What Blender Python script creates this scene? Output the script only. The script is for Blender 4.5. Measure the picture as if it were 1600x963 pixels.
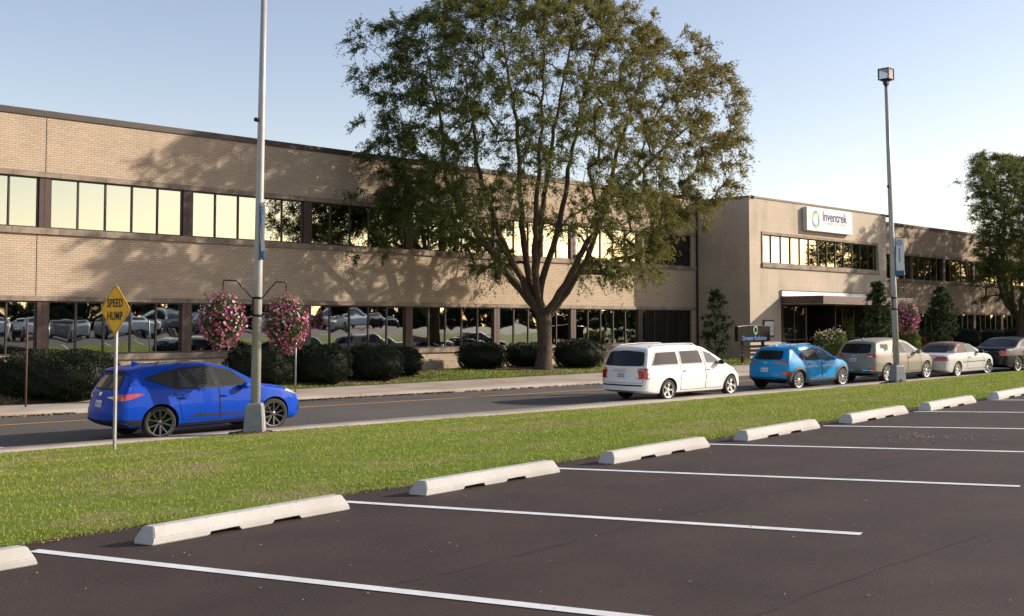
import bpy, bmesh, math, random
import numpy as np
from mathutils import Vector, Matrix
from mathutils.bvhtree import BVHTree
from mathutils.geometry import delaunay_2d_cdt
random.seed(7); RNG = np.random.default_rng(7)
for o in list(bpy.data.objects): bpy.data.objects.remove(o)
SC = bpy.context.scene; COL = SC.collection
PI = math.pi; rad = math.radians
# ------------------------------------------------------------------ camera
FPX = 1700.0; PHI = rad(46.6); TH = math.atan(78/FPX)
cam = bpy.data.cameras.new("camera"); camo = bpy.data.objects.new("camera", cam); COL.objects.link(camo)
cam.sensor_width = 36; cam.lens = FPX*36/1600; cam.shift_y = -(481.5-429)/1600
cam.clip_end = 3000; cam.clip_start = 0.1
camo.location = (0, 0, 0); camo.rotation_euler = (PI/2+TH, 0, PHI-PI/2)
SC.camera = camo
# ------------------------------------------------------------------ light
SUN_EL = 23.0; SUN_BEAR = -33.0          # elevation; bearing of the sun from +X towards +Y
w = bpy.data.worlds.new("World"); SC.world = w; w.use_nodes = True
nt = w.node_tree; bg = nt.nodes["Background"]
sky = nt.nodes.new("ShaderNodeTexSky"); sky.sky_type = 'NISHITA'; sky.sun_disc = False
sky.sun_elevation = rad(SUN_EL); sky.sun_rotation = rad(90-SUN_BEAR)
sky.air_density = 1.0; sky.dust_density = 0.7; sky.ozone_density = 0.2; sky.altitude = 200
tn = nt.nodes.new('ShaderNodeMix'); tn.data_type = 'RGBA'; tn.blend_type = 'MULTIPLY'; tn.inputs[0].default_value = 1; tn.inputs[7].default_value = (1.14, .97, .93, 1)
nt.links.new(sky.outputs[0], tn.inputs[6]); nt.links.new(tn.outputs[2], bg.inputs[0]); bg.inputs[1].default_value = 0.084
sun = bpy.data.lights.new("sun", 'SUN'); suno = bpy.data.objects.new("sun", sun); COL.objects.link(suno)
sun.energy = 2.9; sun.angle = rad(0.6); sun.color = (1.0, 0.89, 0.75)
sd = Vector((math.cos(rad(SUN_EL))*math.cos(rad(SUN_BEAR)), math.cos(rad(SUN_EL))*math.sin(rad(SUN_BEAR)), math.sin(rad(SUN_EL))))
suno.rotation_euler = sd.to_track_quat('Z', 'Y').to_euler(); suno.location = (60, -40, 60)
SC.render.engine = 'CYCLES'
SC.view_settings.view_transform = 'Standard'; SC.view_settings.look = 'None'
SC.view_settings.exposure = 1.26; SC.view_settings.gamma = 1.0
SC.cycles.max_bounces = 6; SC.cycles.glossy_bounces = 4; SC.cycles.diffuse_bounces = 3
# ------------------------------------------------------------------ helpers
def tag(o, label=None, cat=None, group=None, kind=None):
    if label: o["label"] = label
    if cat: o["category"] = cat
    if group: o["group"] = group
    if kind: o["kind"] = kind
    return o
def empty(name, loc, rz=0.0):
    o = bpy.data.objects.new(name, None); COL.objects.link(o); o.empty_display_size = .3
    o.location = loc; o.rotation_euler = (0, 0, rz); return o
def link(name, me, parent=None):
    o = bpy.data.objects.new(name, me); COL.objects.link(o)
    if parent: o.parent = parent
    return o
def mesh_np(name, V, Fc, mats, mi=None, smooth=False, tint=None):
    """V (n,3) array, Fc (m,k) int array"""
    V = np.asarray(V, dtype=np.float32); Fc = np.asarray(Fc, dtype=np.int32)
    m, k = Fc.shape; me = bpy.data.meshes.new(name)
    me.vertices.add(len(V)); me.vertices.foreach_set("co", V.ravel())
    me.loops.add(m*k); me.loops.foreach_set("vertex_index", Fc.ravel())
    me.polygons.add(m); me.polygons.foreach_set("loop_start", np.arange(m, dtype=np.int32)*k)
    if mi is not None: me.polygons.foreach_set("material_index", np.asarray(mi, dtype=np.int32))
    if smooth: me.polygons.foreach_set("use_smooth", np.ones(m, dtype=bool))
    for mt in mats: me.materials.append(mt)
    if tint is not None:
        at = me.attributes.new("tint", 'FLOAT', 'FACE'); at.data.foreach_set("value", np.asarray(tint, dtype=np.float32))
    me.update(calc_edges=True); return me
class MB:
    """collects shapes in one mesh"""
    def __init__(s): s.v = []; s.f = []; s.m = []; s.sm = []
    def add(s, vs, fs, mi=0, smooth=False):
        b = len(s.v); s.v += [tuple(p) for p in vs]
        for f in fs: s.f.append(tuple(b+i for i in f)); s.m.append(mi); s.sm.append(smooth)
        return s
    def box(s, x0, x1, y0, y1, z0, z1, mi=0, M=None):
        vs = [Vector(p) for p in ((x0,y0,z0),(x1,y0,z0),(x1,y1,z0),(x0,y1,z0),(x0,y0,z1),(x1,y0,z1),(x1,y1,z1),(x0,y1,z1))]
        if M is not None: vs = [M @ p for p in vs]
        return s.add(vs, [(0,3,2,1),(4,5,6,7),(0,1,5,4),(1,2,6,5),(2,3,7,6),(3,0,4,7)], mi)
    def tube(s, pts, rs, n=8, mi=0, cap=True, smooth=True):
        pts = [Vector(p) for p in pts]
        if not hasattr(rs, '__len__'): rs = [rs]*len(pts)
        vs = []; a = None
        for i, p in enumerate(pts):
            d = (pts[min(i+1, len(pts)-1)]-pts[max(i-1, 0)]).normalized()
            if a is None: a = d.orthogonal().normalized()
            a = (a-d*a.dot(d)); a = a.normalized() if a.length > 1e-5 else d.orthogonal().normalized()
            b = d.cross(a)
            for k in range(n):
                t = 2*PI*k/n; vs.append(p+(a*math.cos(t)+b*math.sin(t))*rs[i])
        fs = []
        for i in range(len(pts)-1):
            for k in range(n):
                k2 = (k+1) % n; fs.append((i*n+k, i*n+k2, (i+1)*n+k2, (i+1)*n+k))
        if cap: fs.append(tuple(range(n))[::-1]); fs.append(tuple((len(pts)-1)*n+k for k in range(n)))
        return s.add(vs, fs, mi, smooth)
    def lathe(s, prof, n=32, mi=0, M=None, smooth=True, close=False):
        """prof (r, z) about Z"""
        vs = []
        for r, z in prof:
            for k in range(n):
                t = 2*PI*k/n; p = Vector((r*math.cos(t), r*math.sin(t), z)); vs.append(M @ p if M is not None else p)
        fs = []; m = len(prof)
        for i in range(m if close else m-1):
            j = (i+1) % m
            for k in range(n):
                k2 = (k+1) % n; fs.append((i*n+k, i*n+k2, j*n+k2, j*n+k))
        return s.add(vs, fs, mi, smooth)
    def prism(s, poly, h0, h1, M=None, mi=0):
        """poly (a,b) extruded along third axis"""
        n = len(poly); vs = [Vector((a, b, h0)) for a, b in poly]+[Vector((a, b, h1)) for a, b in poly]
        if M is not None: vs = [M @ p for p in vs]
        fs = [tuple(range(n))[::-1], tuple(range(n, 2*n))]+[(i, (i+1) % n, n+(i+1) % n, n+i) for i in range(n)]
        return s.add(vs, fs, mi)
    def build(s, name, mats, parent=None, bevel=0, sharp=None):
        me = bpy.data.meshes.new(name); me.from_pydata(s.v, [], s.f)
        if not isinstance(mats, (list, tuple)): mats = [mats]
        for m in mats: me.materials.append(m)
        me.polygons.foreach_set("material_index", s.m); me.polygons.foreach_set("use_smooth", s.sm)
        me.update()
        if sharp: me.set_sharp_from_angle(angle=rad(sharp))
        o = link(name, me, parent)
        if bevel:
            b = o.modifiers.new("bevel", 'BEVEL'); b.width = bevel; b.segments = 2; b.limit_method = 'ANGLE'; b.angle_limit = rad(40)
        return o
def kids(o): return [c for c in bpy.data.objects if c.parent is o]
def copy_tree(o, parent=None, paint=None, child_map=None):
    if child_map is None:
        child_map = {}
        for c in bpy.data.objects:
            if c.parent: child_map.setdefault(c.parent.name, []).append(c)
    c = o.copy(); COL.objects.link(c); c.parent = parent
    if paint is not None and c.data and hasattr(c.data, 'materials'):
        for sl in c.material_slots:
            if sl.material and sl.material.name.startswith('paint'):
                sl.link = 'OBJECT'; sl.material = paint
    for ch in child_map.get(o.name, []): copy_tree(ch, c, paint, child_map)
    return c
# ------------------------------------------------------------------ materials
def mat(name, col=(.5,.5,.5), rough=.6, metal=0.0, spec=.5, coat=0.0, emit=None):
    m = bpy.data.materials.new(name); m.use_nodes = True; b = m.node_tree.nodes["Principled BSDF"]
    b.inputs["Base Color"].default_value = (*col, 1); b.inputs["Roughness"].default_value = rough
    b.inputs["Metallic"].default_value = metal; b.inputs["Specular IOR Level"].default_value = spec
    b.inputs["Coat Weight"].default_value = coat; b.inputs["Coat Roughness"].default_value = .03
    return m
def nodes(m): return m.node_tree.nodes, m.node_tree.links, m.node_tree.nodes["Principled BSDF"]
def noise(m, scale, detail=4, rough=.6, vec=None, dim=None):
    N, L, b = nodes(m); n = N.new("ShaderNodeTexNoise"); n.inputs["Scale"].default_value = scale
    n.inputs["Detail"].default_value = detail; n.inputs["Roughness"].default_value = rough
    if vec is None:
        g = N.new("ShaderNodeTexCoord"); vec = g.outputs["Object"]
    L.new(vec, n.inputs["Vector"]); return n
def ramp(m, src, stops):
    N, L, b = nodes(m); r = N.new("ShaderNodeValToRGB")
    while len(r.color_ramp.elements) < len(stops): r.color_ramp.elements.new(.5)
    for e, (p, c) in zip(r.color_ramp.elements, stops):
        e.position = p; e.color = (*c, 1) if len(c) == 3 else c
    L.new(src, r.inputs[0]); return r
def mixc(m, a, b_, fac, mode='MIX'):
    N, L, b = nodes(m); x = N.new("ShaderNodeMix"); x.data_type = 'RGBA'; x.blend_type = mode
    for inp, v in ((0, fac), (6, a), (7, b_)):
        if hasattr(v, 'is_output') or hasattr(v, 'links'): L.new(v, x.inputs[inp])
        elif inp == 0: x.inputs[0].default_value = v
        else: x.inputs[inp].default_value = (*v, 1)
    return x.outputs[2]
def bump(m, src, strength=.3, dist=.01):
    N, L, b = nodes(m); n = N.new("ShaderNodeBump"); n.inputs["Strength"].default_value = strength
    n.inputs["Distance"].default_value = dist; L.new(src, n.inputs["Height"]); L.new(n.outputs[0], b.inputs["Normal"]); return n
def basecol(m, sock): nodes(m)[1].new(sock, nodes(m)[2].inputs["Base Color"])
def speckled(name, c1, c2, scale, rough=.8, bstr=.3, bdist=.005, big=None, bigscale=.6, metal=0, det=5):
    """two-tone noise colour, optional broad second tone"""
    m = mat(name, c1, rough, metal); n = noise(m, scale, det)
    r = ramp(m, n.outputs[0], [(.3, c1), (.7, c2)]); out = r.outputs[0]
    if big:
        n2 = noise(m, bigscale, 4); r2 = ramp(m, n2.outputs[0], [(.38, (0,0,0)), (.66, (1,1,1))])
        out = mixc(m, out, big, r2.outputs[0])
    basecol(m, out); bump(m, n.outputs[0], bstr, bdist); return m
M = {}
# new dark asphalt of the parking lot, with tiny pale stones and broad wear
m = mat('new_asphalt', (.04,.03,.03), .82, spec=.35); n1 = noise(m, 90, 3, .7); n2 = noise(m, 1.1, 5); n3 = noise(m, 260, 2)
r = ramp(m, n1.outputs[0], [(.3, (.023,.0145,.0115)), (.60, (.054,.0355,.0285)), (.86, (.17,.13,.10))])
r2 = ramp(m, n2.outputs[0], [(.3, (.74,.74,.74)), (.7, (1.28,1.22,1.18))])
N, L, b = nodes(m); c = mixc(m, r.outputs[0], r2.outputs[0], 1.0, 'MULTIPLY')
vo = N.new("ShaderNodeTexVoronoi"); vo.inputs["Scale"].default_value = 7; tc = N.new("ShaderNodeTexCoord"); L.new(tc.outputs["Object"], vo.inputs["Vector"])
rs = ramp(m, vo.outputs["Distance"], [(.0, (1,1,1)), (.028, (0,0,0))])
sp = noise(m, 2.3, 2); rsp = ramp(m, sp.outputs[0], [(.54, (0,0,0)), (.62, (1,1,1))])
mm = mixc(m, (0,0,0), rsp.outputs[0], rs.outputs[0]); basecol(m, mixc(m, c, (.33,.29,.25), mm)); bump(m, n3.outputs[0], .5, .006); M['asphalt'] = m
M['road'] = speckled('road_asphalt', (.050,.045,.043), (.082,.074,.070), 60, .85, .4, .004, big=(.095,.085,.078), bigscale=.35)
M['concrete'] = speckled('concrete', (.42,.37,.31), (.55,.49,.42), 30, .9, .3, .004, big=(.34,.28,.22), bigscale=.9)
M['walk'] = speckled('sidewalk_concrete', (.36,.31,.26), (.46,.40,.34), 22, .9, .3, .004, big=(.29,.23,.18), bigscale=.5)
M['stop'] = speckled('wheel_stop_concrete', (.45,.435,.41), (.53,.515,.49), 40, .85, .25, .003, big=(.42,.395,.36), bigscale=2.2)
M['linewhite'] = speckled('white_line_paint', (.70,.70,.70), (.82,.82,.82), 80, .6, .3, .002, big=(.62,.62,.61), bigscale=5)
M['lineyellow'] = speckled('yellow_line_paint', (.70,.30,.05), (.78,.36,.07), 60, .7, .2, .002)
# wear: scuffs on the cast stops, rubbed spots on the painted lines
def wear(m, col, scale, lo, hi, zs=1.0):
    N, L, b = nodes(m); g = N.new("ShaderNodeNewGeometry"); mp = N.new("ShaderNodeMapping"); mp.inputs["Scale"].default_value = (1, 1, zs); L.new(g.outputs["Position"], mp.inputs[0])
    n = noise(m, scale, 8, .75, mp.outputs[0]); r = ramp(m, n.outputs[0], [(lo, (0,0,0)), (hi, (1,1,1))]); src = b.inputs["Base Color"].links[0].from_socket; basecol(m, mixc(m, src, col, r.outputs[0]))
wear(M['stop'], (.22,.20,.175), 3.1, .60, .74, 2.5); wear(M['linewhite'], (.16,.14,.13), 6, .60, .70)
# lawn
def lawn_mat(name, g1, g2, dry, lo, hi, sc=.55):
    m = mat(name, g1, .95, spec=.15); a = noise(m, 45, 4, .7); b2 = noise(m, 2.2, 5); d = noise(m, sc, 6, .65); f2 = noise(m, 220, 2)
    r = ramp(m, a.outputs[0], [(.3, g1), (.7, g2)]); r2 = ramp(m, b2.outputs[0], [(.3, (.8,.85,.8)), (.7, (1.15,1.15,1.1))])
    c = mixc(m, r.outputs[0], r2.outputs[0], 1.0, 'MULTIPLY'); rd = ramp(m, d.outputs[0], [(lo, (0,0,0)), (hi, (1,1,1))])
    basecol(m, mixc(m, c, dry, rd.outputs[0])); bump(m, f2.outputs[0], .8, .03); return m
M['lawn'] = lawn_mat('lawn_turf', (.155,.205,.03), (.235,.285,.048), (.34,.26,.15), .48, .64)
M['lawn2'] = lawn_mat('lawn_turf_far', (.060,.085,.018), (.11,.13,.035), (.17,.13,.07), .56, .75)
M['dirt'] = speckled('dirt', (.10,.065,.04), (.19,.13,.085), 25, .95, .8, .03)
M['mulch'] = speckled('mulch', (.055,.03,.02), (.13,.075,.05), 30, .95, .9, .03)
M['ground'] = speckled('field', (.07,.09,.03), (.10,.11,.04), .3, .95, .2, .02)
# brick, laid in the wall plane
def brick_mat(name, c1, c2, mort, bw, bh, ms, stain=None, off=.5):
    m = mat(name, c1, .9, spec=.25); N, L, b = nodes(m)
    g = N.new("ShaderNodeNewGeometry"); s = N.new("ShaderNodeSeparateXYZ"); L.new(g.outputs["Position"], s.inputs[0])
    ad = N.new("ShaderNodeMath"); ad.operation = 'ADD'; L.new(s.outputs[0], ad.inputs[0]); L.new(s.outputs[1], ad.inputs[1])
    cb = N.new("ShaderNodeCombineXYZ"); L.new(ad.outputs[0], cb.inputs[0]); L.new(s.outputs[2], cb.inputs[1])
    t = N.new("ShaderNodeTexBrick"); L.new(cb.outputs[0], t.inputs["Vector"]); t.inputs["Scale"].default_value = 1
    t.offset = off; t.inputs["Brick Width"].default_value = bw; t.inputs["Row Height"].default_value = bh; t.inputs["Mortar Size"].default_value = ms
    t.inputs["Mortar Smooth"].default_value = .3; t.inputs["Bias"].default_value = 0
    t.inputs["Color1"].default_value = (*c1, 1); t.inputs["Color2"].default_value = (*c2, 1); t.inputs["Mortar"].default_value = (*mort, 1)
    out = t.outputs[0]; n = noise(m, .55, 6, .65, g.outputs["Position"])
    r = ramp(m, n.outputs[0], [(.3, (.88,.88,.88)), (.7, (1.06,1.05,1.04))]); out = mixc(m, out, r.outputs[0], 1.0, 'MULTIPLY')
    if stain:
        mp = N.new("ShaderNodeMapping"); mp.inputs["Scale"].default_value = (1.1, 1.1, .28); L.new(g.outputs["Position"], mp.inputs[0])
        n2 = noise(m, 1.0, 7, .72, mp.outputs[0]); r2 = ramp(m, n2.outputs[0], [(.52, (0,0,0)), (.72, (.75,.75,.75))])
        out = mixc(m, out, stain, r2.outputs[0])
    basecol(m, out); bp = bump(m, t.outputs["Fac"], .5, .006); bp.invert = True
    return m
M['brick'] = brick_mat('tan_brick', (.52,.41,.30), (.455,.355,.26), (.29,.225,.165), .235, .078, .010)
M['limestone'] = brick_mat('limestone_panels', (.49,.415,.325), (.46,.39,.305), (.57,.50,.41), 2.55, 1.13, .013, stain=(.33,.265,.205), off=0)
M['stonetrim'] = speckled('stone_trim', (.36,.29,.22), (.26,.21,.165), 4, .9, .3, .004, big=(.17,.13,.10), bigscale=1.6)
M['bronze'] = speckled('dark_bronze_metal', (.040,.028,.024), (.060,.042,.036), 6, .45, .05, .001, metal=.3)
M['coping'] = speckled('brown_metal_coping', (.050,.036,.032), (.068,.050,.045), 3, .5, .05, .001, metal=.2)
M['pilaster'] = speckled('brown_metal_panel', (.060,.036,.030), (.080,.048,.040), 5, .5, .05, .001, metal=.2)
M['alum'] = mat('aluminium_frame', (.33,.29,.25), .4, .8)
M['whitefascia'] = speckled('white_fascia', (.72,.72,.72), (.80,.80,.80), 3, .4, .02, .001)
M['brownsoffit'] = speckled('brown_canopy_metal', (.075,.045,.034), (.095,.06,.045), 5, .5, .05, .001)
M['darkin'] = mat('dark_interior', (.012,.010,.010), .9)
# coated, slightly warped mirror glass
def mirror(name, col, wav, sc):
    m = mat(name, col, .015, 1.0); N, L, b = nodes(m); g = N.new("ShaderNodeNewGeometry")
    n = noise(m, sc, 1, .4, g.outputs["Position"]); bump(m, n.outputs[0], wav, .02); return m
M['mirror'] = mirror('coated_window_glass', (.50,.50,.40), .035, .7)
M['mirrorlow'] = mirror('coated_window_glass_lower', (.48,.50,.49), .34, .8)
M['shadeglass'] = mat('shade_darkened_glass', (.012,.012,.012), .03, 0, .6)  # last bay's panes: the entrance block's shade and dark reflection put into the colour
M['recessglass'] = mat('lobby_glass', (.012,.012,.013), .02, 0, .4)
M['chrome'] = mat('chrome', (.75,.75,.77), .12, 1.0)
M['steel'] = speckled('galvanised_steel', (.30,.30,.31), (.42,.42,.43), 8, .42, .1, .001, metal=.75)
M['polepaint'] = speckled('grey_pole_paint', (.33,.32,.31), (.40,.39,.38), 5, .42, .05, .001, metal=.15)
M['pedestal'] = speckled('grey_pedestal', (.20,.205,.21), (.26,.26,.265), 6, .55, .1, .001, metal=.2)
M['black'] = mat('black_plastic', (.012,.012,.013), .6, 0, .3)
M['blackmetal'] = mat('black_metal', (.008,.008,.008), .12, 0, .3)
M['rubber'] = speckled('tyre_rubber', (.014,.014,.014), (.024,.023,.022), 20, .85, .2, .002)
M['redlens'] = mat('red_lens', (.42,.012,.012), .12, 0, .6, 1.0)
M['clearlens'] = mat('clear_lens', (.62,.60,.56), .1, .2, .6, 1.0)
M['amber'] = mat('amber_lens', (.8,.35,.05), .15, 0, .6, 1.0)
M['rust'] = speckled('rusty_steel', (.075,.035,.022), (.12,.055,.03), 18, .8, .3, .002)
M['signyellow'] = mat('yellow_sign_sheeting', (.86,.43,.015), .45)
M['signblack'] = mat('sign_black', (.01,.01,.01), .5)
M['signwhite'] = speckled('white_sign_face', (.60,.60,.60), (.66,.66,.66), 3, .6, .02, .001)
M['blue_ink'] = mat('blue_ink', (.03,.14,.42), .4)
M['grey_ink'] = mat('grey_ink', (.045,.075,.17), .5, 0, .1)
M['pale_ink'] = mat('pale_grey_ink', (.47,.49,.50), .4)
M['green_ink'] = mat('green_ink', (.25,.48,.04), .4)
M['bannerblue'] = mat('banner_blue', (.03,.12,.24), .6)
M['bannerpale'] = mat('banner_pale', (.74,.76,.74), .6)
def bark(name, c1, c2):
    m = mat(name, c1, .95, spec=.2); N, L, b = nodes(m); tc = N.new("ShaderNodeTexCoord"); mp = N.new("ShaderNodeMapping")
    mp.inputs["Scale"].default_value = (9, 9, 1.6); L.new(tc.outputs["Object"], mp.inputs[0])
    n = noise(m, 2.2, 7, .7, mp.outputs[0]); r = ramp(m, n.outputs[0], [(.35, c1), (.65, c2)]); basecol(m, r.outputs[0]); bump(m, n.outputs[0], 1.0, .03); return m
M['bark'] = bark('locust_bark', (.030,.023,.017), (.135,.105,.078))
M['bark2'] = bark('young_bark', (.06,.045,.035), (.13,.10,.08))
def leaf(name, cols, trans=.25, rough=.6):
    """leaf colour picked by the per-face tint"""
    m = mat(name, cols[0], rough, spec=.3); N, L, b = nodes(m); a = N.new("ShaderNodeAttribute"); a.attribute_name = "tint"
    k = len(cols); r = ramp(m, a.outputs["Fac"], [(i/(k-1), c) for i, c in enumerate(cols)]); basecol(m, r.outputs[0])
    t = N.new("ShaderNodeBsdfTranslucent"); L.new(r.outputs[0], t.inputs[0]); mx = N.new("ShaderNodeMixShader"); mx.inputs[0].default_value = trans
    L.new(b.outputs[0], mx.inputs[1]); L.new(t.outputs[0], mx.inputs[2]); L.new(mx.outputs[0], N["Material Output"].inputs[0]); return m
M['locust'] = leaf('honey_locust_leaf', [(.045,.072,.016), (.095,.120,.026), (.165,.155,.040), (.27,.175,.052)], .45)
M['yew'] = leaf('yew_needles', [(.007,.012,.005), (.016,.026,.009), (.042,.054,.017)], .10)
M['pear'] = leaf('pear_leaf', [(.018,.034,.012), (.040,.065,.018), (.085,.105,.030)], .25)
M['limeleaf'] = leaf('hydrangea_leaf', [(.07,.11,.02), (.14,.19,.035), (.22,.24,.05)], .3)
M['basketleaf'] = leaf('petunia_leaf', [(.035,.065,.018), (.08,.13,.03), (.16,.2,.06)], .3)
M['petunia'] = leaf('petunia_flower', [(.42,.045,.17), (.62,.10,.30), (.78,.36,.52), (.80,.66,.70)], .3)
M['cream'] = leaf('hydrangea_flower', [(.55,.48,.36), (.68,.60,.46), (.60,.38,.30)], .25)
M['redflower'] = leaf('salmon_flower', [(.25,.07,.03), (.50,.20,.14), (.16,.14,.04)], .25)
M['blade'] = leaf('grass_blade', [(.16,.225,.028), (.26,.325,.045), (.34,.36,.07), (.36,.29,.15)], .35)
M['litter'] = leaf('fallen_leaves', [(.09,.045,.025), (.17,.09,.05), (.26,.19,.12)], .1)
# ------------------------------------------------------------------ terrain
F_ = np.array([math.cos(PHI), math.sin(PHI), 0]); R_ = np.array([math.sin(PHI), -math.cos(PHI), 0]); Z_ = np.array([0, 0, 1.])
def ray(u, v):
    a = (u-800)/FPX; b = (v-429)/FPX
    return a*R_+F_*(math.cos(TH)+b*math.sin(TH))+Z_*(math.sin(TH)-b*math.cos(TH))
def lotz(x, y):
    return -1.56+.0196*np.clip(x, -10, 55)-.0265*np.clip(y, 0, 9.5)
def stz(x):
    return -2.73+.0134*np.clip(x, -20, 75)
CN = lambda xs, ys: (lambda x: np.interp(x, xs, ys))
y_edge = lambda x: 8.95+0*np.asarray(x, dtype=float)
y_strip = CN([-60, 7.51, 14.19, 22.44, 36.74, 48.13, 120], [24.5, 22.7, 21.97, 20.62, 19.40, 18.93, 13])
y_near = CN([-60, 7.87, 21.07, 48.87, 120], [31.2, 23.74, 22.28, 19.22, 13.3])
y_far = CN([-60, 10.56, 27.48, 38, 120], [42, 31.91, 29.06, 27.3, 20.2])
y_walk = CN([-60, 11.53, 31.04, 50, 72.5, 120], [44.5, 34.86, 32.82, 30.8, 28.5, 24])
WALLY = 38.0; BLY = 34.4; BASEZ = -2.02
def gz(x, y):
    ye, ysr, yn, yf, yw = y_edge(x), y_strip(x), y_near(x), y_far(x), y_walk(x)
    s = stz(x)
    t = np.clip((y-ye)/(ysr-ye), 0, 1); lawn = lotz(x, ye)*(1-t)+(s+.06)*t+.10*np.sin(PI*t)*(1-t)
    t2 = np.clip((y-yw)/(WALLY-yw), 0, 1); l2 = (s+.13)*(1-t2)+BASEZ*t2+.06*np.sin(PI*t2)
    return np.where(y < ye, lotz(x, y), np.where(y < ysr, lawn, np.where(y < yn, s+.06, np.where(y < yf, s, np.where(y < yw, s+.12, l2)))))
def at(u, v):
    r = ray(u, v); t = np.arange(3, 140, .02); P = r[None]*t[:, None]
    d = P[:, 2]-gz(P[:, 0], P[:, 1]); i = int(np.argmax(d < 0)); p = P[i]
    return Vector((p[0], p[1], float(gz(p[0], p[1]))))
def at_front(u, v, gap=1.0):
    """as at(), but kept in front of the building's face"""
    p = at(u, v); r = ray(u, v)
    lim = (BLY if XB0_-.5 < r[0]*(BLY-gap)/r[1] < XB1_+.5 else WALLY)-gap
    if p.y > lim: q = r*(lim/r[1]); p = Vector((q[0], q[1], float(gz(q[0], q[1]))))
    return p
XB0_, XB1_ = 50.5, 65.85
def px_scale(p): return FPX/float(np.dot(np.array(p), F_))   # photograph pixels per metre at p
def sheet(name, xs, rows, mt, dz=None, label=None):
    """rows: list of functions y(x); heights functions z(x,y)"""
    V = []; nx = len(xs); ny = len(rows)
    for yf_, zf in rows:
        for x in xs: y = float(yf_(x)); V.append((x, y, float(zf(x, y))))
    Fc = [(j*nx+i, j*nx+i+1, (j+1)*nx+i+1, (j+1)*nx+i) for j in range(ny-1) for i in range(nx-1)]
    me = mesh_np(name, V, Fc, [mt], smooth=True); o = link(name, me); o["kind"] = "structure"; return o
def lerp_rows(ya, yb, n, zf): return [((lambda x, t=t: float(ya(x))*(1-t)+float(yb(x))*t), zf) for t in np.linspace(0, 1, n)]
xs = np.arange(-40, 120.1, 1.0)
me = mesh_np('ground', [(-900,-900,-3.4),(900,-900,-3.4),(900,900,-3.4),(-900,900,-3.4)], [(0,1,2,3)], [M['ground']]); o = link('ground', me); o["kind"] = "structure"
sheet('parking_lot', xs, lerp_rows(lambda x: -46.0, lambda x: 8.98, 40, lotz), M['asphalt'])
jag = lambda x: y_edge(x)+.05*math.sin(x*2.3+math.sin(x))+.035*math.sin(x*5.1)+.03*math.sin(x*13.7)+.02*math.sin(x*31.)
xf = np.arange(-40, 120.1, .25)
def lawnz(x, y):
    t = (y-8.95)/(float(y_strip(x))-8.95); t = min(max(t, 0), 1)
    return float(lotz(x, 8.95))*(1-t)+(float(stz(x))+.06)*t+.10*math.sin(PI*t)*(1-t)+.028*min(1, t*30)-.0*t+.03*math.sin(x*.9+y*.7)*math.sin(y*1.3)*math.sin(PI*t)
sheet('lawn', xf, [(jag, lambda x, y: float(lotz(x, y))+.004)]+lerp_rows(lambda x: y_edge(x)+.06, y_strip, 30, lawnz), M['lawn'])
S0 = lambda x, y: float(stz(x))
sheet('kerb', xf, [(y_strip, lambda x, y: S0(x, y)+.03), (lambda x: y_strip(x)+.01, lambda x, y: S0(x, y)+.075), (y_near, lambda x, y: S0(x, y)+.075), (lambda x: y_near(x)+.03, lambda x, y: S0(x, y)-.02)], M['concrete'])
sheet('road', xs, [(y_near, S0), (lambda x: .5*(y_near(x)+y_far(x)), lambda x, y: S0(x, y)+.01), (y_far, S0)], M['road'])
sheet('sidewalk', xf, [(lambda x: y_far(x)-.04, lambda x, y: S0(x, y)-.02), (lambda x: y_far(x), lambda x, y: S0(x, y)+.115), (lambda x: y_far(x)+.16, lambda x, y: S0(x, y)+.12), (y_walk, lambda x, y: S0(x, y)+.12)], M['walk'])
sheet('far_lawn', xf, [(lambda x: y_walk(x)-.03+.04*math.sin(x*4.), lambda x, y: S0(x, y)+.126)]+lerp_rows(lambda x: y_walk(x)+.05, lambda x: 38.2, 8, lambda x, y: float(gz(x, max(y, float(y_walk(x))+.001)))+.02), M['lawn2'])
# painted lines: centre line, stall lines, street mark
def ribbon(mb, pts, wd, zf, dz=.004, seg=.5):
    for (x0, y0), (x1, y1) in zip(pts[:-1], pts[1:]):
        d = math.hypot(x1-x0, y1-y0); n = max(1, int(d/seg)); nx_, ny_ = -(y1-y0)/d*wd/2, (x1-x0)/d*wd/2; vs = []
        for i in range(n+1):
            t = i/n; x = x0+(x1-x0)*t; y = y0+(y1-y0)*t
            for s in (-1, 1): vs.append((x+s*nx_, y+s*ny_, float(zf(x+s*nx_, y+s*ny_))+dz))
        mb.add(vs, [(2*i, 2*i+2, 2*i+3, 2*i+1) for i in range(n)])
mb = MB(); ribbon(mb, [(9.74-17, 29.42+3.0), (9.74, 29.42), (25.4, 26.86), (38, 24.8), (110, 17.9)], .13, lambda x, y: S0(x, y)+.010)
o = mb.build('centre_line_marking', M['lineyellow']); o["kind"] = "structure"
mb = MB()
for k in range(-2, 16):
    x0 = 3.11+2.84*k; y0 = 8.60; ln = 4.75 if k else 5.6
    ribbon(mb, [(x0, y0), (x0+ln*math.cos(rad(-73.2)), y0+ln*math.sin(rad(-73.2)))], .10, lotz, .005)
o = mb.build('stall_line_marking', M['linewhite']); o["kind"] = "structure"
mb = MB()
for px_ in ((0, 700, 33, 704), (935, 629, 1000, 633)):
    a = at(px_[0], px_[1]); b_ = at(px_[2], px_[3]); ribbon(mb, [(a.x, a.y), (b_.x, b_.y)], .10, lambda x, y: S0(x, y), .012)
o = mb.build('kerbside_stall_marking', M['linewhite']); o["kind"] = "structure"
mb = MB(); sr = random.Random(3)
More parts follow.
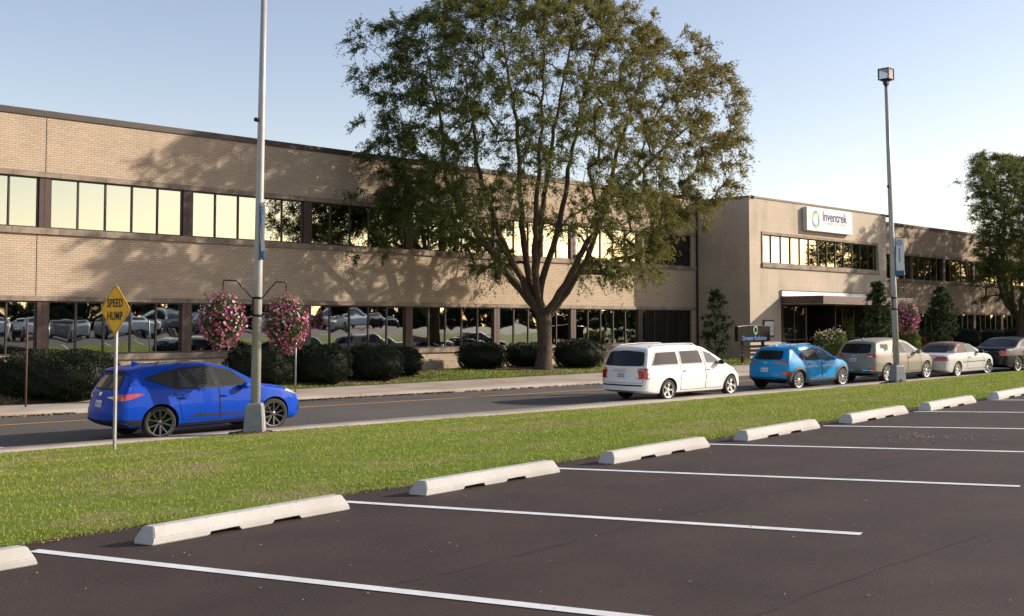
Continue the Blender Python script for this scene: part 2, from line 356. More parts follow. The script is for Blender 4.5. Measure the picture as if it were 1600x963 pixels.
for seam in (((560, 925), (710, 894), (900, 846), (1100, 798), (1290, 752), (1600, 684)), ((1180, 963), (1330, 905), (1600, 812))):
    pp = []
    for (u0, v0), (u1, v1) in zip(seam[:-1], seam[1:]):
        for j in range(6): q = at(u0+(u1-u0)*j/6, v0+(v1-v0)*j/6); pp.append((q.x+sr.uniform(-.02, .02), q.y+sr.uniform(-.02, .02)))
    for a, b_ in zip(pp[:-1], pp[1:]):
        if sr.random() < .8: ribbon(mb, [a, b_], sr.uniform(.008, .022), lotz, .003, 1)
o = mb.build('pavement_seam', mat('seam_tar', (.022,.016,.013), .9)); o["kind"] = "structure" 
# ------------------------------------------------------------------ building
bld = empty('office_building', (40, WALLY, BASEZ))
tag(bld, 'long two-storey tan brick office building with ribbon windows and a limestone entrance block', 'building')
bld_inv = Matrix.Translation((-40, -WALLY, -BASEZ))
def bpart(mb, name, mats, bevel=0, parent=None):
    o = mb.build(name, mats, None, bevel)
    p = parent or bld
    o.parent = p
    if p is bld: o.matrix_parent_inverse = bld_inv
    return o
H_ROOF, H_UH, H_US, H_LH, H_LS = 7.34, 5.04, 3.28, .80, -1.06
ZB = -3.6; X0, X1, XB0, XB1, XE = -34.0, 50.5, 50.5, 65.85, 135.0
def band(mb, xa, xb, z0, z1, y=WALLY, th=.35, mi=0): mb.box(xa, xb, y, y+th, z0, z1, mi)
for xa, xb in ((X0, X1), (XB1, XE)):
    mb = MB(); band(mb, xa, xb, H_UH, H_ROOF-.22); band(mb, xa, xb, H_LH, H_US); band(mb, xa, xb, ZB, H_LS)
    if xb == X1: band(mb, 50.0, X1, H_US, H_UH); band(mb, 50.0, X1, H_LS, H_LH)
    bpart(mb, 'wall', M['brick'])
    for nm_, dy_, za_, zb_ in (('lintel', .05, H_UH, H_UH+.17), ('sill', .09, H_US-.20, H_US+.01), ('lintel', .05, H_LH, H_LH+.17), ('sill', .09, H_LS-.20, H_LS+.01)):
        mb = MB(); mb.box(xa+.01, xb-.01, WALLY-dy_+.012, WALLY-.002, za_+.004, zb_-.004)
        for k in range(int(xa//1.6), int(xb//1.6)+1):      # the separate stones
            a, b_ = max(xa, k*1.6)+.008, min(xb, k*1.6+1.6)-.008
            if b_-a > .1: mb.box(a, b_, WALLY-dy_, WALLY-dy_+.03, za_, zb_)
        bpart(mb, nm_, M['stonetrim'])
    mb = MB(); mb.box(xa, xb, WALLY-.05, WALLY+.5, H_ROOF-.22, H_ROOF); bpart(mb, 'roof_coping', M['coping'], .01)
mb = MB(); mb.box(X0, X1, WALLY+.502, WALLY+22, H_ROOF-.4, H_ROOF-.15); mb.box(XB1, XE, WALLY+.502, WALLY+22, H_ROOF-.4, H_ROOF-.15)
mb.box(XB0+.4, XB1-.4, BLY+.4, WALLY+22, 6.7, 6.9); bpart(mb, 'roof', M['coping'])
mb = MB(); mb.box(X0, XE, WALLY+21.7, WALLY+22, ZB, H_ROOF-.41); mb.box(X0, X0+.3, WALLY+.36, WALLY+21.6, ZB, H_ROOF-.41); mb.box(XE-.3, XE, WALLY+.36, WALLY+21.6, ZB, H_ROOF-.41); bpart(mb, 'rear_wall', M['brick'])
mb = MB(); mb.box(X0+.4, XE-.4, WALLY+.9, WALLY+1.0, ZB+.1, H_ROOF-.5); bpart(mb, 'inner_wall', M['darkin'])
for xj in (13.9,):
    mb = MB(); mb.box(xj-.012, xj+.012, WALLY-.004, WALLY+.01, H_UH+.18, H_ROOF-.23); bpart(mb, 'expansion_joint', M['darkin']); mb = MB(); mb.box(xj-.262, xj-.238, WALLY-.004, WALLY+.01, H_LH+.18, H_US-.21); bpart(mb, 'expansion_joint', M['darkin'])
def pane_mesh(x0, x1, z0, z1, n, y, gm, pid):
    g = MB(); w_ = (x1-x0)/n
    for i in range(n):
        a, b_ = x0+i*w_+.02, x0+(i+1)*w_-.02
        # every pane sits very slightly out of true, as glazing does
        t1, t2 = random.uniform(-.0035, .0035), random.uniform(-.0030, .0030)
        g.add([(a, y+t1, z0), (b_, y-t1, z0), (b_, y-t1+t2, z1), (a, y+t1+t2, z1)], [(0, 1, 2, 3)])
    return g
def window(x0, x1, z0, z1, n, y=WALLY, gm=None, fm=None, rec=.13):
    fr = MB(); w_ = (x1-x0)/n; d = .05
    fr.box(x0, x1, y+rec-.06, y+rec+.06, z1-d, z1); fr.box(x0, x1, y+rec-.06, y+rec+.06, z0, z0+d)
    for i in range(n+1):
        c = x0+i*w_; c = min(max(c, x0+.028), x1-.028); fr.box(c-.027, c+.027, y+rec-.052, y+rec+.05, z0+d+.001, z1-d-.001)
    f = bpart(fr, 'window', fm or M['bronze'])
    g = pane_mesh(x0+.03, x1-.03, z0+d, z1-d, n, y+rec, gm, 0).build('glass', gm or M['mirror']); g.parent = f
    return f
def pil(x, z0, z1, y=WALLY, w_=.37): 
    mb = MB(); mb.box(x-w_/2, x+w_/2, y+.02, y+.20, z0+.012, z1-.002); mb.box(x-.012, x+.012, y+.012, y+.019, z0+.012, z1-.002)
    return bpart(mb, 'pilaster', M['pilaster'])
pxs = [13.9+5.27*k for k in range(-8, 7)]
for i, x in enumerate(pxs):
    pil(x, H_US, H_UH); pil(x, H_LS, H_LH)
    xe = pxs[i+1]-.186 if i+1 < len(pxs) else 49.98
    n = 5 if i+1 < len(pxs) else 4
    last = i+1 == len(pxs)
    window(x+.186, xe, H_US+.012, H_UH-.002, n, gm=M['shadeglass'] if last else M['mirror'])
    window(x+.186, xe, H_LS+.012, H_LH-.002, n, gm=M['shadeglass'] if last else M['mirrorlow'])
x = XB1+.2; k = 0
while x < 125:
    for z0, z1, g in ((H_US, H_UH, M['mirror']), (H_LS, H_LH, M['mirrorlow'])): pil(x, z0, z1); window(x+.186, x+5.27-.186, z0+.012, z1-.002, 5, gm=g)
    x += 5.27
# entrance block: walls butt end to end round the window band and the entrance recess
BR = 7.10; wx0, wx1, wz0, wz1 = 51.75, 64.65, 3.42, 5.02; ex0, ex1, ez1 = 53.55, 65.0, 1.92
mb = MB(); T = .38
mb.box(XB0, XB1, BLY, BLY+T, wz1, BR-.10); mb.box(XB0, wx0, BLY, BLY+T, wz0, wz1); mb.box(wx1, XB1, BLY, BLY+T, wz0, wz1)
mb.box(XB0, XB1, BLY, BLY+T, ez1, wz0); mb.box(XB0, ex0, BLY, BLY+T, ZB, ez1); mb.box(ex1, XB1, BLY, BLY+T, ZB, ez1)
mb.box(XB0, XB0+T, BLY+T, WALLY-.001, ZB, BR-.10); mb.box(XB1-T, XB1, BLY+T, WALLY-.001, ZB, BR-.10)
mb.box(XB0, XB1, WALLY+.001, WALLY+6, H_ROOF-.45, BR-.1) if False else None
bpart(mb, 'entrance_block_wall', M['limestone'])
mb = MB(); mb.box(XB0-.03, XB1+.03, BLY-.04, BLY+.4, BR-.10, BR); mb.box(XB0-.03, XB0+.4, BLY+.401, WALLY+3, BR-.16, BR+.02); mb.box(XB1-.4, XB1+.03, BLY+.401, WALLY+3, BR-.16, BR); bpart(mb, 'block_coping', M['coping'])
mb = MB(); mb.box(XB0-.10, XB0-.002, WALLY-.12, WALLY-.06, BASEZ, BR-.3); bpart(mb, 'downpipe', M['bronze'])
mb = MB(); y = BLY
mb.box(wx0-.10, wx1+.10, y-.05, y-.002, wz1, wz1+.16); mb.box(wx0-.10, wx1+.10, y-.10, y-.002, wz0-.24, wz0+.01); mb.box(wx0-.10, wx0, y-.05, y-.002, wz0+.011, wz1-.001); mb.box(wx1, wx1+.10, y-.05, y-.002, wz0+.011, wz1-.001)
bpart(mb, 'block_window_surround', M['stonetrim'], .008)
window(wx0+.002, wx1-.002, wz0+.012, wz1-.002, 13, y=BLY, gm=M['mirror'])
# white fascia, canopy, recess
mb = MB(); mb.box(ex0-.05, 61.0, BLY-.12, BLY-.003, 1.60, 1.90, 0); mb.box(61.04, 65.3, BLY-.12, BLY-.003, 1.60, 1.90, 0); mb.box(ex0-.06, 65.31, BLY-.14, BLY-.003, 1.901, 1.94, 1)
bpart(mb, 'fascia_band', [M['whitefascia'], M['bronze']])
mb = MB(); mb.box(ex0-.02, 66.6, BLY-2.7, BLY-.004, 1.18, 1.585, 0); mb.box(ex0-.04, 66.62, BLY-2.72, BLY-.004, 1.13, 1.178, 1); bpart(mb, 'canopy', [M['brownsoffit'], M['stonetrim']], .01)
mb = MB(); mb.box(ex0-.02, ex1, BLY+T+.001, BLY+3.2, 1.55, 1.65); bpart(mb, 'recess_ceiling', M['brownsoffit'])
mb = MB(); mb.box(ex0-.3, ex0-.001, BLY+T+.001, WALLY-.01, ZB, 1.9); bpart(mb, 'recess_side_wall', M['limestone']); mb = MB(); mb.box(ex1+.001, ex1+.3, BLY+T+.001, WALLY-.01, ZB, 1.9); bpart(mb, 'recess_side_wall', M['limestone'])
mb = MB(); mb.box(ex0, ex1, BLY+3.35, BLY+3.45, ZB, 1.56); bpart(mb, 'lobby_wall', M['darkin'])
# glazed lobby front: vestibule on the left, doors in the middle, glazed screen on the right
def glazed(xa, xb, ya, n, z1=1.16, door=False):
    fr = MB(); z0 = BASEZ+.05; w_ = (xb-xa)/n
    for i in range(n+1): c = min(max(xa+i*w_, xa+.03), xb-.03); fr.box(c-.03, c+.03, ya-.04, ya+.04, z0, z1)
    for zz in (z0, z0+1.05 if not door else z0+2.15, z1-.06):
        for i in range(n): fr.box(xa+i*w_+.031+(.03 if i == 0 else 0), xa+(i+1)*w_-.031-(.03 if i == n-1 else 0), ya-.035, ya+.035, zz+.002, zz+.06)
    f = bpart(fr, 'entrance_door' if door else 'lobby_window', M['bronze'])
    g = MB(); g.add([(xa+.03, ya, z0), (xb-.03, ya, z0), (xb-.03, ya, z1), (xa+.03, ya, z1)], [(0, 1, 2, 3)]); go = g.build('glass', M['recessglass']); go.parent = f
    if door:
        h = MB()
        for i in range(n): cx = xa+(i+.5)*w_+(.3 if i % 2 == 0 else -.3); h.tube([(cx, ya-.05, z0+.8), (cx, ya-.11, z0+.82), (cx, ya-.11, z0+1.25), (cx, ya-.05, z0+1.27)], .015)
        ho = h.build('handle', M['chrome']); ho.parent = f
glazed(53.6, 57.3, BLY+.75, 3); glazed(57.4, 60.6, BLY+2.6, 3, door=True); glazed(60.7, 64.95, BLY+1.1, 3)
mb = MB(); mb.box(57.25, 57.39, BLY+.70, BLY+3.2, BASEZ, 1.5); bpart(mb, 'lobby_post', M['bronze']); mb = MB(); mb.box(60.6, 60.69, BLY+.70, BLY+3.2, BASEZ, 1.5); bpart(mb, 'lobby_post', M['bronze'])
# roof corner floodlights
for xx in (XB0+.08, XB1-.15):
    mb = MB(); mb.tube([(xx, BLY-.03, BR-.2), (xx, BLY-.18, BR-.12)], .025); mb.box(xx-.10, xx+.10, BLY-.34, BLY-.14, BR-.20, BR-.05); bpart(mb, 'floodlight', M['bronze'])
# ------------------------------------------------------------------ lettering
def text_mesh(body, size, mt, M4, parent=None, name='lettering', extr=.004, align='CENTER', space=1.0, bold=0.0, xs_=1.0):
    cu = bpy.data.curves.new(name, 'FONT'); cu.body = body; cu.size = size; cu.extrude = extr; cu.align_x = align; cu.align_y = 'CENTER'; cu.space_character = space; cu.offset = bold
    t = bpy.data.objects.new('tmp', cu); COL.objects.link(t); dg = bpy.context.evaluated_depsgraph_get()
    me = bpy.data.meshes.new_from_object(t.evaluated_get(dg)); bpy.data.objects.remove(t); bpy.data.curves.remove(cu)
    me.transform(Matrix.Diagonal((xs_, 1, 1, 1))); me.transform(M4); me.materials.clear(); me.materials.append(mt); me.name = name
    return link(name, me, parent)
def frame(origin, xdir, zdir=(0, 0, 1)):
    x = Vector(xdir).normalized(); z = Vector(zdir).normalized(); n = x.cross(z); m = Matrix((x, z, n)).transposed().to_4x4(); m.translation = Vector(origin); return m
def swirl(mb, cx, cy, r, mi0, mi1, zz, M4):
    """round emblem of overlapping crescent strokes"""
    for k in range(6):
        a0 = k*PI/3; vs = []; n = 14
        for i in range(n+1):
            t = i/n; a = a0+t*1.75; rr = r*(1.0-.30*t); wd = r*.34*math.sin(PI*min(1, t*1.02))+.004
            for s in (-1, 1):
                q = rr+s*wd*.5; vs.append(M4 @ Vector((cx+q*math.cos(a)*.82, cy+q*math.sin(a), zz+k*.0006)))
        mb.add(vs, [(2*i, 2*i+1, 2*i+3, 2*i+2) for i in range(n)], mi0 if k % 2 else mi1)
# facade sign
sg = empty('facade_sign', (58.45, BLY-.02, 6.17)); tag(sg, 'white sign box with blue lettering and a round swirl emblem on the limestone wall', 'sign')
mb = MB(); mb.box(-2.58, 2.58, -.30, 0, -.69, .69); mb.build('sign_box', M['signwhite'], sg, .02)
mb = MB(); mb.box(-2.2, 2.2, .001, .015, -.6, -.55); 
fm = frame((0, -.305, 0), (1, 0, 0)); 
mb = MB(); swirl(mb, -1.62, 0, .50, 0, 1, .002, fm); mb.build('emblem', [M['blue_ink'], M['green_ink']], sg)
text_mesh('Inventrek', .80, M['grey_ink'], fm @ Matrix.Translation((-.88, .22, 0)), sg, align='LEFT', bold=.012, xs_=.90)
text_mesh('TECHNOLOGY PARK', .23, M['pale_ink'], fm @ Matrix.Translation((-.84, -.16, 0)), sg, align='LEFT', space=1.25)
mb = MB()
for k in range(2): mb.add([fm @ Vector(p) for p in ((-.84, -.385-.0*k, .002), (2.3, -.385, .002), (2.3, -.37, .002), (-.84, -.37, .002))], [(0, 1, 2, 3)]) if k == 0 else None
mb.build('underline', M['pale_ink'], sg)
# monument sign on lawn
p0 = at(1158, 568); p1 = wall_pt = None
def on_y(u, v, Y):
    r = ray(u, v); return Vector(r*(Y/r[1]))
my = 31.6; c = on_y(1176, 521, my); zt = on_y(1176, 506.5, my).z; zb = on_y(1176, 535, my).z; xa = on_y(1151.5, 521, my).x; xb = on_y(1202, 521, my).x
gzc = float(gz(c.x, my)); ms = empty('monument_sign', (c.x, my, gzc)); tag(ms, 'black post sign with blue lettering and slatted base on the lawn by the entrance', 'sign')
hw = (xb-xa)/2; Z0, Z1 = zb-gzc, zt-gzc
mb = MB(); n = 12; top = [(-hw+2*hw*i/n, Z1-.06-.06*(2*i/n-1)**2) for i in range(n+1)]; bot = [(hw-2*hw*i/n, Z0+.06*(2*(1-i/n)-1)**2) for i in range(n+1)]
mb.prism(top+bot, -.1, .1, Matrix(((1,0,0,0),(0,0,1,0),(0,1,0,0),(0,0,0,1)))); mb.build('sign_panel', M['blackmetal'], ms, .015)
fm = frame((0, -.108, (Z0+Z1)/2), (1, 0, 0)); mb = MB(); swirl(mb, 0.1, .16, .22, 0, 1, .002, fm); mb.build('emblem', [M['blue_ink'], M['green_ink']], ms)
text_mesh('Greater Kokomo', .30, M['blue_ink'], fm @ Matrix.Translation((0, -.25, 0)), ms, bold=.004)
for sx in (-.62, .62):
    mb = MB(); mb.box(sx*hw-.06, sx*hw+.06, -.06, .06, 0, Z0+.04); mb.build('post', M['blackmetal'], ms)
for k in range(4):
    mb = MB(); mb.box(-hw*.92, hw*.92, -.085, -.062, .38+.20*k, .38+.20*k+.14); 
    if .38+.20*k+.14 < Z0-.02: mb.build('slat', M['blackmetal'], ms)
# notice board on the block wall
a = on_y(1193, 500, BLY-.05); b_ = on_y(1209.5, 526.5, BLY-.05)
nb = empty('notice_board', ((a.x+b_.x)/2, BLY, (a.z+b_.z)/2)); tag(nb, 'black framed wall notice board with a white sheet, left of the entrance', 'notice board')
w2, h2 = (b_.x-a.x)/2, (a.z-b_.z)/2
mb = MB(); mb.box(-w2, w2, -.07, -.003, -h2, h2); mb.build('frame', M['blackmetal'], nb, .01)
mb = MB(); mb.box(-w2+.08, w2-.08, -.078, -.071, -h2+.08, h2-.08); mb.build('sheet', M['signwhite'], nb)
mb = MB(); [mb.box(-w2+.16, w2-.2, -.082, -.079, z, z+.02) for z in (h2-.35, h2-.42, -.1, -.17)]; mb.build('printed_lines', M['grey_ink'], nb)
# ------------------------------------------------------------------ wheel stops
def wheel_stop(loc, rz, sl, label, parent=None):
    Ls, W0, W1, Hh = 1.93, .19, .105, .135; e = .045
    sk = math.tan(rad(16))  # cast ends are skewed like the stalls
    bm = bmesh.new(); secs = []
    xs_ = [0, .0001]; prof_full = lambda zc: [(-W0/2, zc), (-W0/2, .05), (-W1/2, Hh), (W1/2, Hh), (W0/2, .05), (W0/2, zc)]
    cuts = [(0, 0), (.52, 0), (.54, .032), (.80, .036), (.83, 0), (1.12, 0), (1.15, .032), (1.40, .034), (1.43, 0), (Ls, 0)]
    for x, zc in cuts:
        ring = []
        for y, z in prof_full(zc):
            xe = x
            ins = e*(z/Hh) if z > .04 else 0
            if x == 0: xe = x+ins
            if x == Ls: xe = x-ins
            ring.append(bm.verts.new((xe-Ls/2+ (-y*sk if x in (0, Ls) else 0), y, z)))
        secs.append(ring)
    for a, b in zip(secs[:-1], secs[1:]):
        for i in range(6): bm.faces.new((a[i], a[(i+1) % 6], b[(i+1) % 6], b[i]))
    bm.faces.new(secs[0]); bm.faces.new(secs[-1][::-1]); bmesh.ops.recalc_face_normals(bm, faces=bm.faces)
    bmesh.ops.bevel(bm, geom=[ed for ed in bm.edges if ed.calc_face_angle(0) > .45 and ed.calc_length() > .06], offset=.007, segments=2, affect='EDGES')
    me = bpy.data.meshes.new('wheel_stop'); bm.to_mesh(me); bm.free(); me.materials.append(M['stop']); return me
stop_me = wheel_stop(None, 0, 0, '')
pos = [(1.92+.02, 8.08), (4.72, 8.095+.09), (7.57, 8.26+.09), (10.36, 8.32+.09), (13.12, 8.40+.09), (15.91, 8.455+.09), (18.45, 8.45+.09), (21.2, 8.56)]
stop_labels = ['white concrete wheel stop cut off by the left edge of the photograph', 'nearest whole white concrete wheel stop, with grass close behind it', 'white concrete wheel stop second nearest of those seen whole, left of the scuffed one',
 'white concrete wheel stop with a dark scuff near its left end', 'white concrete wheel stop below the blue crossover car', 'white concrete wheel stop below the right lamp post', 'short-looking white concrete wheel stop below the silver convertible', 'farthest white concrete wheel stop, cut off by the right edge of the photograph']
for i in range(8):
    x, y = pos[i]
    o = link('wheel_stop', stop_me); o.location = (x, y, float(lotz(x, y))+.004); o.rotation_euler = (0, -.0196, rad(4.0 if i == 1 else 2.2))
    tag(o, stop_labels[i], 'wheel stop', 'concrete wheel stops along the edge of the lot')
o = None
# ------------------------------------------------------------------ lamp posts
def post_light(p, lean, has_lamp, right_arm, label, hgt, yaw_ped):
    r = empty('lamp_post', (p.x, p.y, p.z-.03)); tag(r, label, 'lamp post', 'tall grey lamp posts on the verge')
    top = Vector((lean[0]*hgt, lean[1]*hgt, hgt)); u = top.normalized()
    P = lambda h: Vector((lean[0]*h, lean[1]*h, h))
    Mz = Matrix.Rotation(yaw_ped, 4, 'Z')
    mb = MB(); q = lambda hw_, z: [Mz @ Vector((sx*hw_, sy*hw_, z)) for sx, sy in ((-1,-1),(1,-1),(1,1),(-1,1))]
    vs = q(.235, 0)+q(.225, .10)+q(.18, .68)+q(.155, .74); fs = []
    for j in range(3):
        for k in range(4): fs.append((4*j+k, 4*j+(k+1) % 4, 4*j+4+(k+1) % 4, 4*j+4+k))
    fs.append((12, 13, 14, 15)); fs.append((3, 2, 1, 0)); mb.add(vs, fs); ped = mb.build('pedestal', M['pedestal'], r, .02)
    mb = MB(); mb.add([Mz @ Vector(v) for v in ((.10, -.232, .10), (.10, -.192, .60), (-.10, -.192, .60), (-.10, -.232, .10))], [(0, 1, 2, 3)]); 
    for z_ in (.14, .56): mb.tube([Mz @ Vector((0, -.232+(z_-.1)*.08, z_)), Mz @ Vector((0, -.245+(z_-.1)*.08, z_))], .012, 8)
    mb.build('access_cover', M['polepaint'], ped)
    mb = MB(); mb.tube([P(.5), P(hgt*.35), P(hgt*.7), P(hgt)], [.112, .098, .080, .062], 20); mb.build('pole', M['polepaint'], r)
    mb = MB()
    for z_ in (3.12, 2.72): mb.tube([P(z_-.025), P(z_+.025)], [.115, .115], 20)
    for sx in ((.12, -.12) if not right_arm else (.102, -.12)): mb.tube([P(2.72)+Vector((sx, 0, 0)), P(3.1)+Vector((sx, 0, 0)), P(3.35)+Vector((sx*3.2, 0, 0)), P(3.50)+Vector((sx*4.6, 0, 0)), P(3.50)+Vector((sx*7.2, 0, 0)), P(3.36)+Vector((sx*7.3, 0, 0))], .016, 8)
    mb.build('basket_bracket', M['blackmetal'], r)
    mb = MB(); z_ = hgt*.66; mb.tube([P(z_)+Vector((-.1, 0, 0)), P(z_)+Vector((-.17, -.02, 0))], .05, 10); mb.build('photocell', M['blackmetal'], r)
    if has_lamp:
        L_ = empty('lamp_head', P(hgt)); L_.parent = r; L_.scale = (.80, .80, .80)
        mb = MB(); mb.tube([(0, 0, -.05), (0, 0, .04)], .085, 16); mb.box(-.10, .10, -.10, .10, .04, .20); mb.box(-.16, .16, -.16, .16, .20, .25)
        a = .24
        z0, z1 = .25, .76
        for sx in (-1, 1):
            for sy in (-1, 1): mb.box(sx*a-.022, sx*a+.022, sy*a-.022, sy*a+.022, z0+.03, z1-.05)
        mb.box(-a-.025, a+.025, -a-.025, a+.025, z1-.05, z1); mb.box(-a-.025, a+.025, -a-.025, a+.025, z0, z0+.03)
        mb.build('lamp_frame', M['blackmetal'], L_)
        mb = MB()
        for s in (-1, 1):
            mb.add([(-a, s*a, z0+.03), (a, s*a, z0+.03), (a, s*a, z1-.05), (-a, s*a, z1-.05)], [(0, 1, 2, 3)]); mb.add([(s*a, -a, z0+.03), (s*a, a, z0+.03), (s*a, a, z1-.05), (s*a, -a, z1-.05)], [(0, 1, 2, 3)])
        gm = bpy.data.materials.get('lamp_glass') or mat('lamp_glass', (.7, .72, .72), .15, 0, .6)
        nd = nodes(gm)[2]; nd.inputs["Transmission Weight"].default_value = .75; mb.build('lamp_glass', gm, L_)
        mb = MB(); mb.tube([(0, 0, z0+.03), (0, 0, z0+.22)], [.09, .07], 12); mb.build('bulb', M['clearlens'], L_)
    # dirt mound round the base
    return r
pl = at(398, 679)
r_ = ray(1402, 601.5); t_ = (-2.73+.09)/(r_[2]-.0134*r_[0]); pr = Vector(r_*t_)
def mound(p, rx, h, label):
    n = 28; V = [(0, 0, h)]; Fc = []
    for j in range(1, 7):
        for k in range(n):
            t = 2*PI*k/n; rr = rx*j/6*(1+.15*math.sin(3*t+1)+.08*math.sin(7*t)); z = h*(1-(j/6)**1.6)+RNG.normal(0, .018)*(1-j/6); V.append((rr*math.cos(t), rr*math.sin(t), z-.03*(j == 6)))
    Fc = [(0, 1+k, 1+(k+1) % n) for k in range(n)]; 
    mb = MB(); mb.add(V, Fc+[(1+(j-1)*n+k, 1+j*n+k, 1+j*n+(k+1) % n, 1+(j-1)*n+(k+1) % n) for j in range(1, 6) for k in range(n)], 0, False)
    for q in range(60):
        t = random.random()*2*PI; rr = rx*random.random()**.5*.95; s = random.uniform(.015, .05); c = Vector((rr*math.cos(t), rr*math.sin(t), h*(1-(rr/rx)**1.6)+.01)); d = Vector((random.uniform(-1, 1), random.uniform(-1, 1), random.uniform(-.2, .5))).normalized()
        mb.tube([c-d*s, c+d*s*random.uniform(1, 2.4)], s*.45, 5)
    o = mb.build('dirt_mound', M['mulch']); o.location = p; tag(o, label, 'dirt mound'); return o
mound(pl, .62, .10, 'low mound of brown dirt clods around the foot of the left lamp post')
mound(pr, .62, .16, 'mound of dark dirt and roots around the foot of the right lamp post')
tl = on_y(410, 0, pl.y)
def lean_for(p, u0, v0, u1, v1):
    # sideways lean along the view's right vector so the shaft passes both photo points
    d = float(np.dot(np.array(p), F_)); a0 = (u0-800)/FPX; a1 = (u1-800)/FPX; hh = (v0-v1)/FPX
    return a0, a1, hh
post_light(pl, (.0105*R_[0]*1.0, .0105*R_[1]), True, True, 'grey lamp post with two pink flower baskets beside the bright blue car', 10.9, PHI+rad(3))
post_light(pr, (-.021*R_[0], -.021*R_[1]), True, True, 'grey lamp post with a square glass lantern on top, in front of the beige car', float((507-103)/px_scale(pr)-.61-pr.z), PHI+rad(20))
# banners on the posts
def banner(p, z0, z1, wd, lean, label, rz):
    b = empty('street_banner', (p.x+lean[0]*(z0+z1)/2, p.y+lean[1]*(z0+z1)/2, p.z), rz); tag(b, label, 'banner', 'narrow banners on the lamp posts')
    y0 = -.10; mb = MB(); n = 8
    vs = []
    for i in range(n+1):
        z = z0+(z1-z0)*i/n; bw = .012*math.sin(i*1.3)
        for yy in (y0, y0-wd): vs.append((bw, yy, z))
    for i in range(n+1):
        z = z0+(z1-z0)*i/n; bw = .012*math.sin(i*1.3)+.006
        for yy in (y0, y0-wd): vs.append((bw, yy, z))
    k = 2*(n+1); fs = [(2*i, 2*i+1, 2*i+3, 2*i+2) for i in range(n)]+[(k+2*i, k+2*i+2, k+2*i+3, k+2*i+1) for i in range(n)]
    mb.add(vs, fs); mb.build('fabric', M['bannerpale'], b)
    h = z1-z0; mb = MB()
    mb.box(-.02, .022, y0-wd, y0, z0, z0+.13*h); mb.box(-.02, .022, y0-.03, y0, z0+.13*h, z1); mb.build('blue_border', M['bannerblue'], b)
    mb = MB(); cz = z1-.12*h; vs = []
    for i in range(25):
        t = 2*PI*i/24
        for r_ in (.10, .075): vs.append((-.024, y0-wd/2+r_*math.cos(t), cz+r_*math.sin(t)))
    mb.add(vs, [(2*i, 2*i+1, 2*i+3, 2*i+2) for i in range(24)]); mb.box(-.026, -.022, y0-wd/2-.05, y0-wd/2+.05, cz-.012, cz+.012)
    for j in range(8): mb.box(-.026, -.022, y0-wd/2-.025, y0-wd/2+.025, z0+.36*h+j*.05*h, z0+.36*h+j*.05*h+.03*h)
    mb.build('print', M['blue_ink'], b)
    mb = MB(); mb.tube([(0, .0, z1+.02), (0, y0-wd-.02, z1+.02)], .012); mb.build('banner_rod', M['blackmetal'], b); mb = MB(); mb.tube([(0, .0, z0-.02), (0, y0-wd-.02, z0-.02)], .012); mb.build('banner_rod', M['blackmetal'], b)
    return b
sL = px_scale(pl); sR = px_scale(pr)
banner(pl, (507-405)/sL-pl.z, (507-320)/sL-pl.z, .34, (.0105*R_[0], .0105*R_[1]), 'narrow blue and white banner seen nearly edge-on on the left lamp post', rad(-14))
banner(pr, (507-431)/sR-pr.z, (507-373)/sR-pr.z, .34, (-.021*R_[0], -.021*R_[1]), 'narrow pale blue banner on the right lamp post, above the flower basket', 0)
# ------------------------------------------------------------------ signs on posts
p = at(178, 706); s_ = px_scale(p)
sgn = empty('warning_sign', p, rad(9)); tag(sgn, 'yellow diamond speed hump sign on a thin steel post behind the kerb', 'sign')
hc = (706-485.5)/s_; hd = 41.5/s_/1.0
mb = MB(); mb.box(-.012, .030, -.030, .030, -.1, hc+.42); mb.box(-.016, -.012, -.010, .010, -.1, hc+.42); mb.build('post', M['steel'], sgn, .004)
dm = Matrix.Translation((-.022, 0, hc)) @ Matrix(((0, 0, 1, 0), (1, 0, 0, 0), (0, 1, 0, 0), (0, 0, 0, 1)))
def rdia(r, k=.07):
    pts = []
    for c0 in range(4):
        a = PI/2*c0; c_ = Vector((math.cos(a), math.sin(a))); t_ = Vector((-math.sin(a), math.cos(a)))
        for q in (-1, -.5, 0, .5, 1): pts.append(tuple(c_*(r-k*(.45+.55*abs(q)))+t_*k*q))
    return pts
mb = MB(); mb.prism(rdia(hd), -.004, .004, dm); plate = mb.build('sign_plate', M['signyellow'], sgn)
mb = MB(); o1, i1 = rdia(hd*.955, .06), rdia(hd*.925, .06); vs = [dm @ Vector((a, b, -.0065)) for a, b in o1]+[dm @ Vector((a, b, -.0065)) for a, b in i1]; n = len(o1)
mb.add(vs, [(i, (i+1) % n, n+(i+1) % n, n+i) for i in range(n)]); mb.build('border', M['signblack'], plate)
fmS = frame((-.0315, 0, hc), (0, -1, 0))
text_mesh('SPEED', .215, M['signblack'], fmS @ Matrix.Translation((0, .115, 0)), plate, bold=.005, xs_=.80, space=1.12, extr=.001)
text_mesh('HUMP', .215, M['signblack'], fmS @ Matrix.Translation((0, -.125, 0)), plate, bold=.005, xs_=.80, space=1.12, extr=.001)
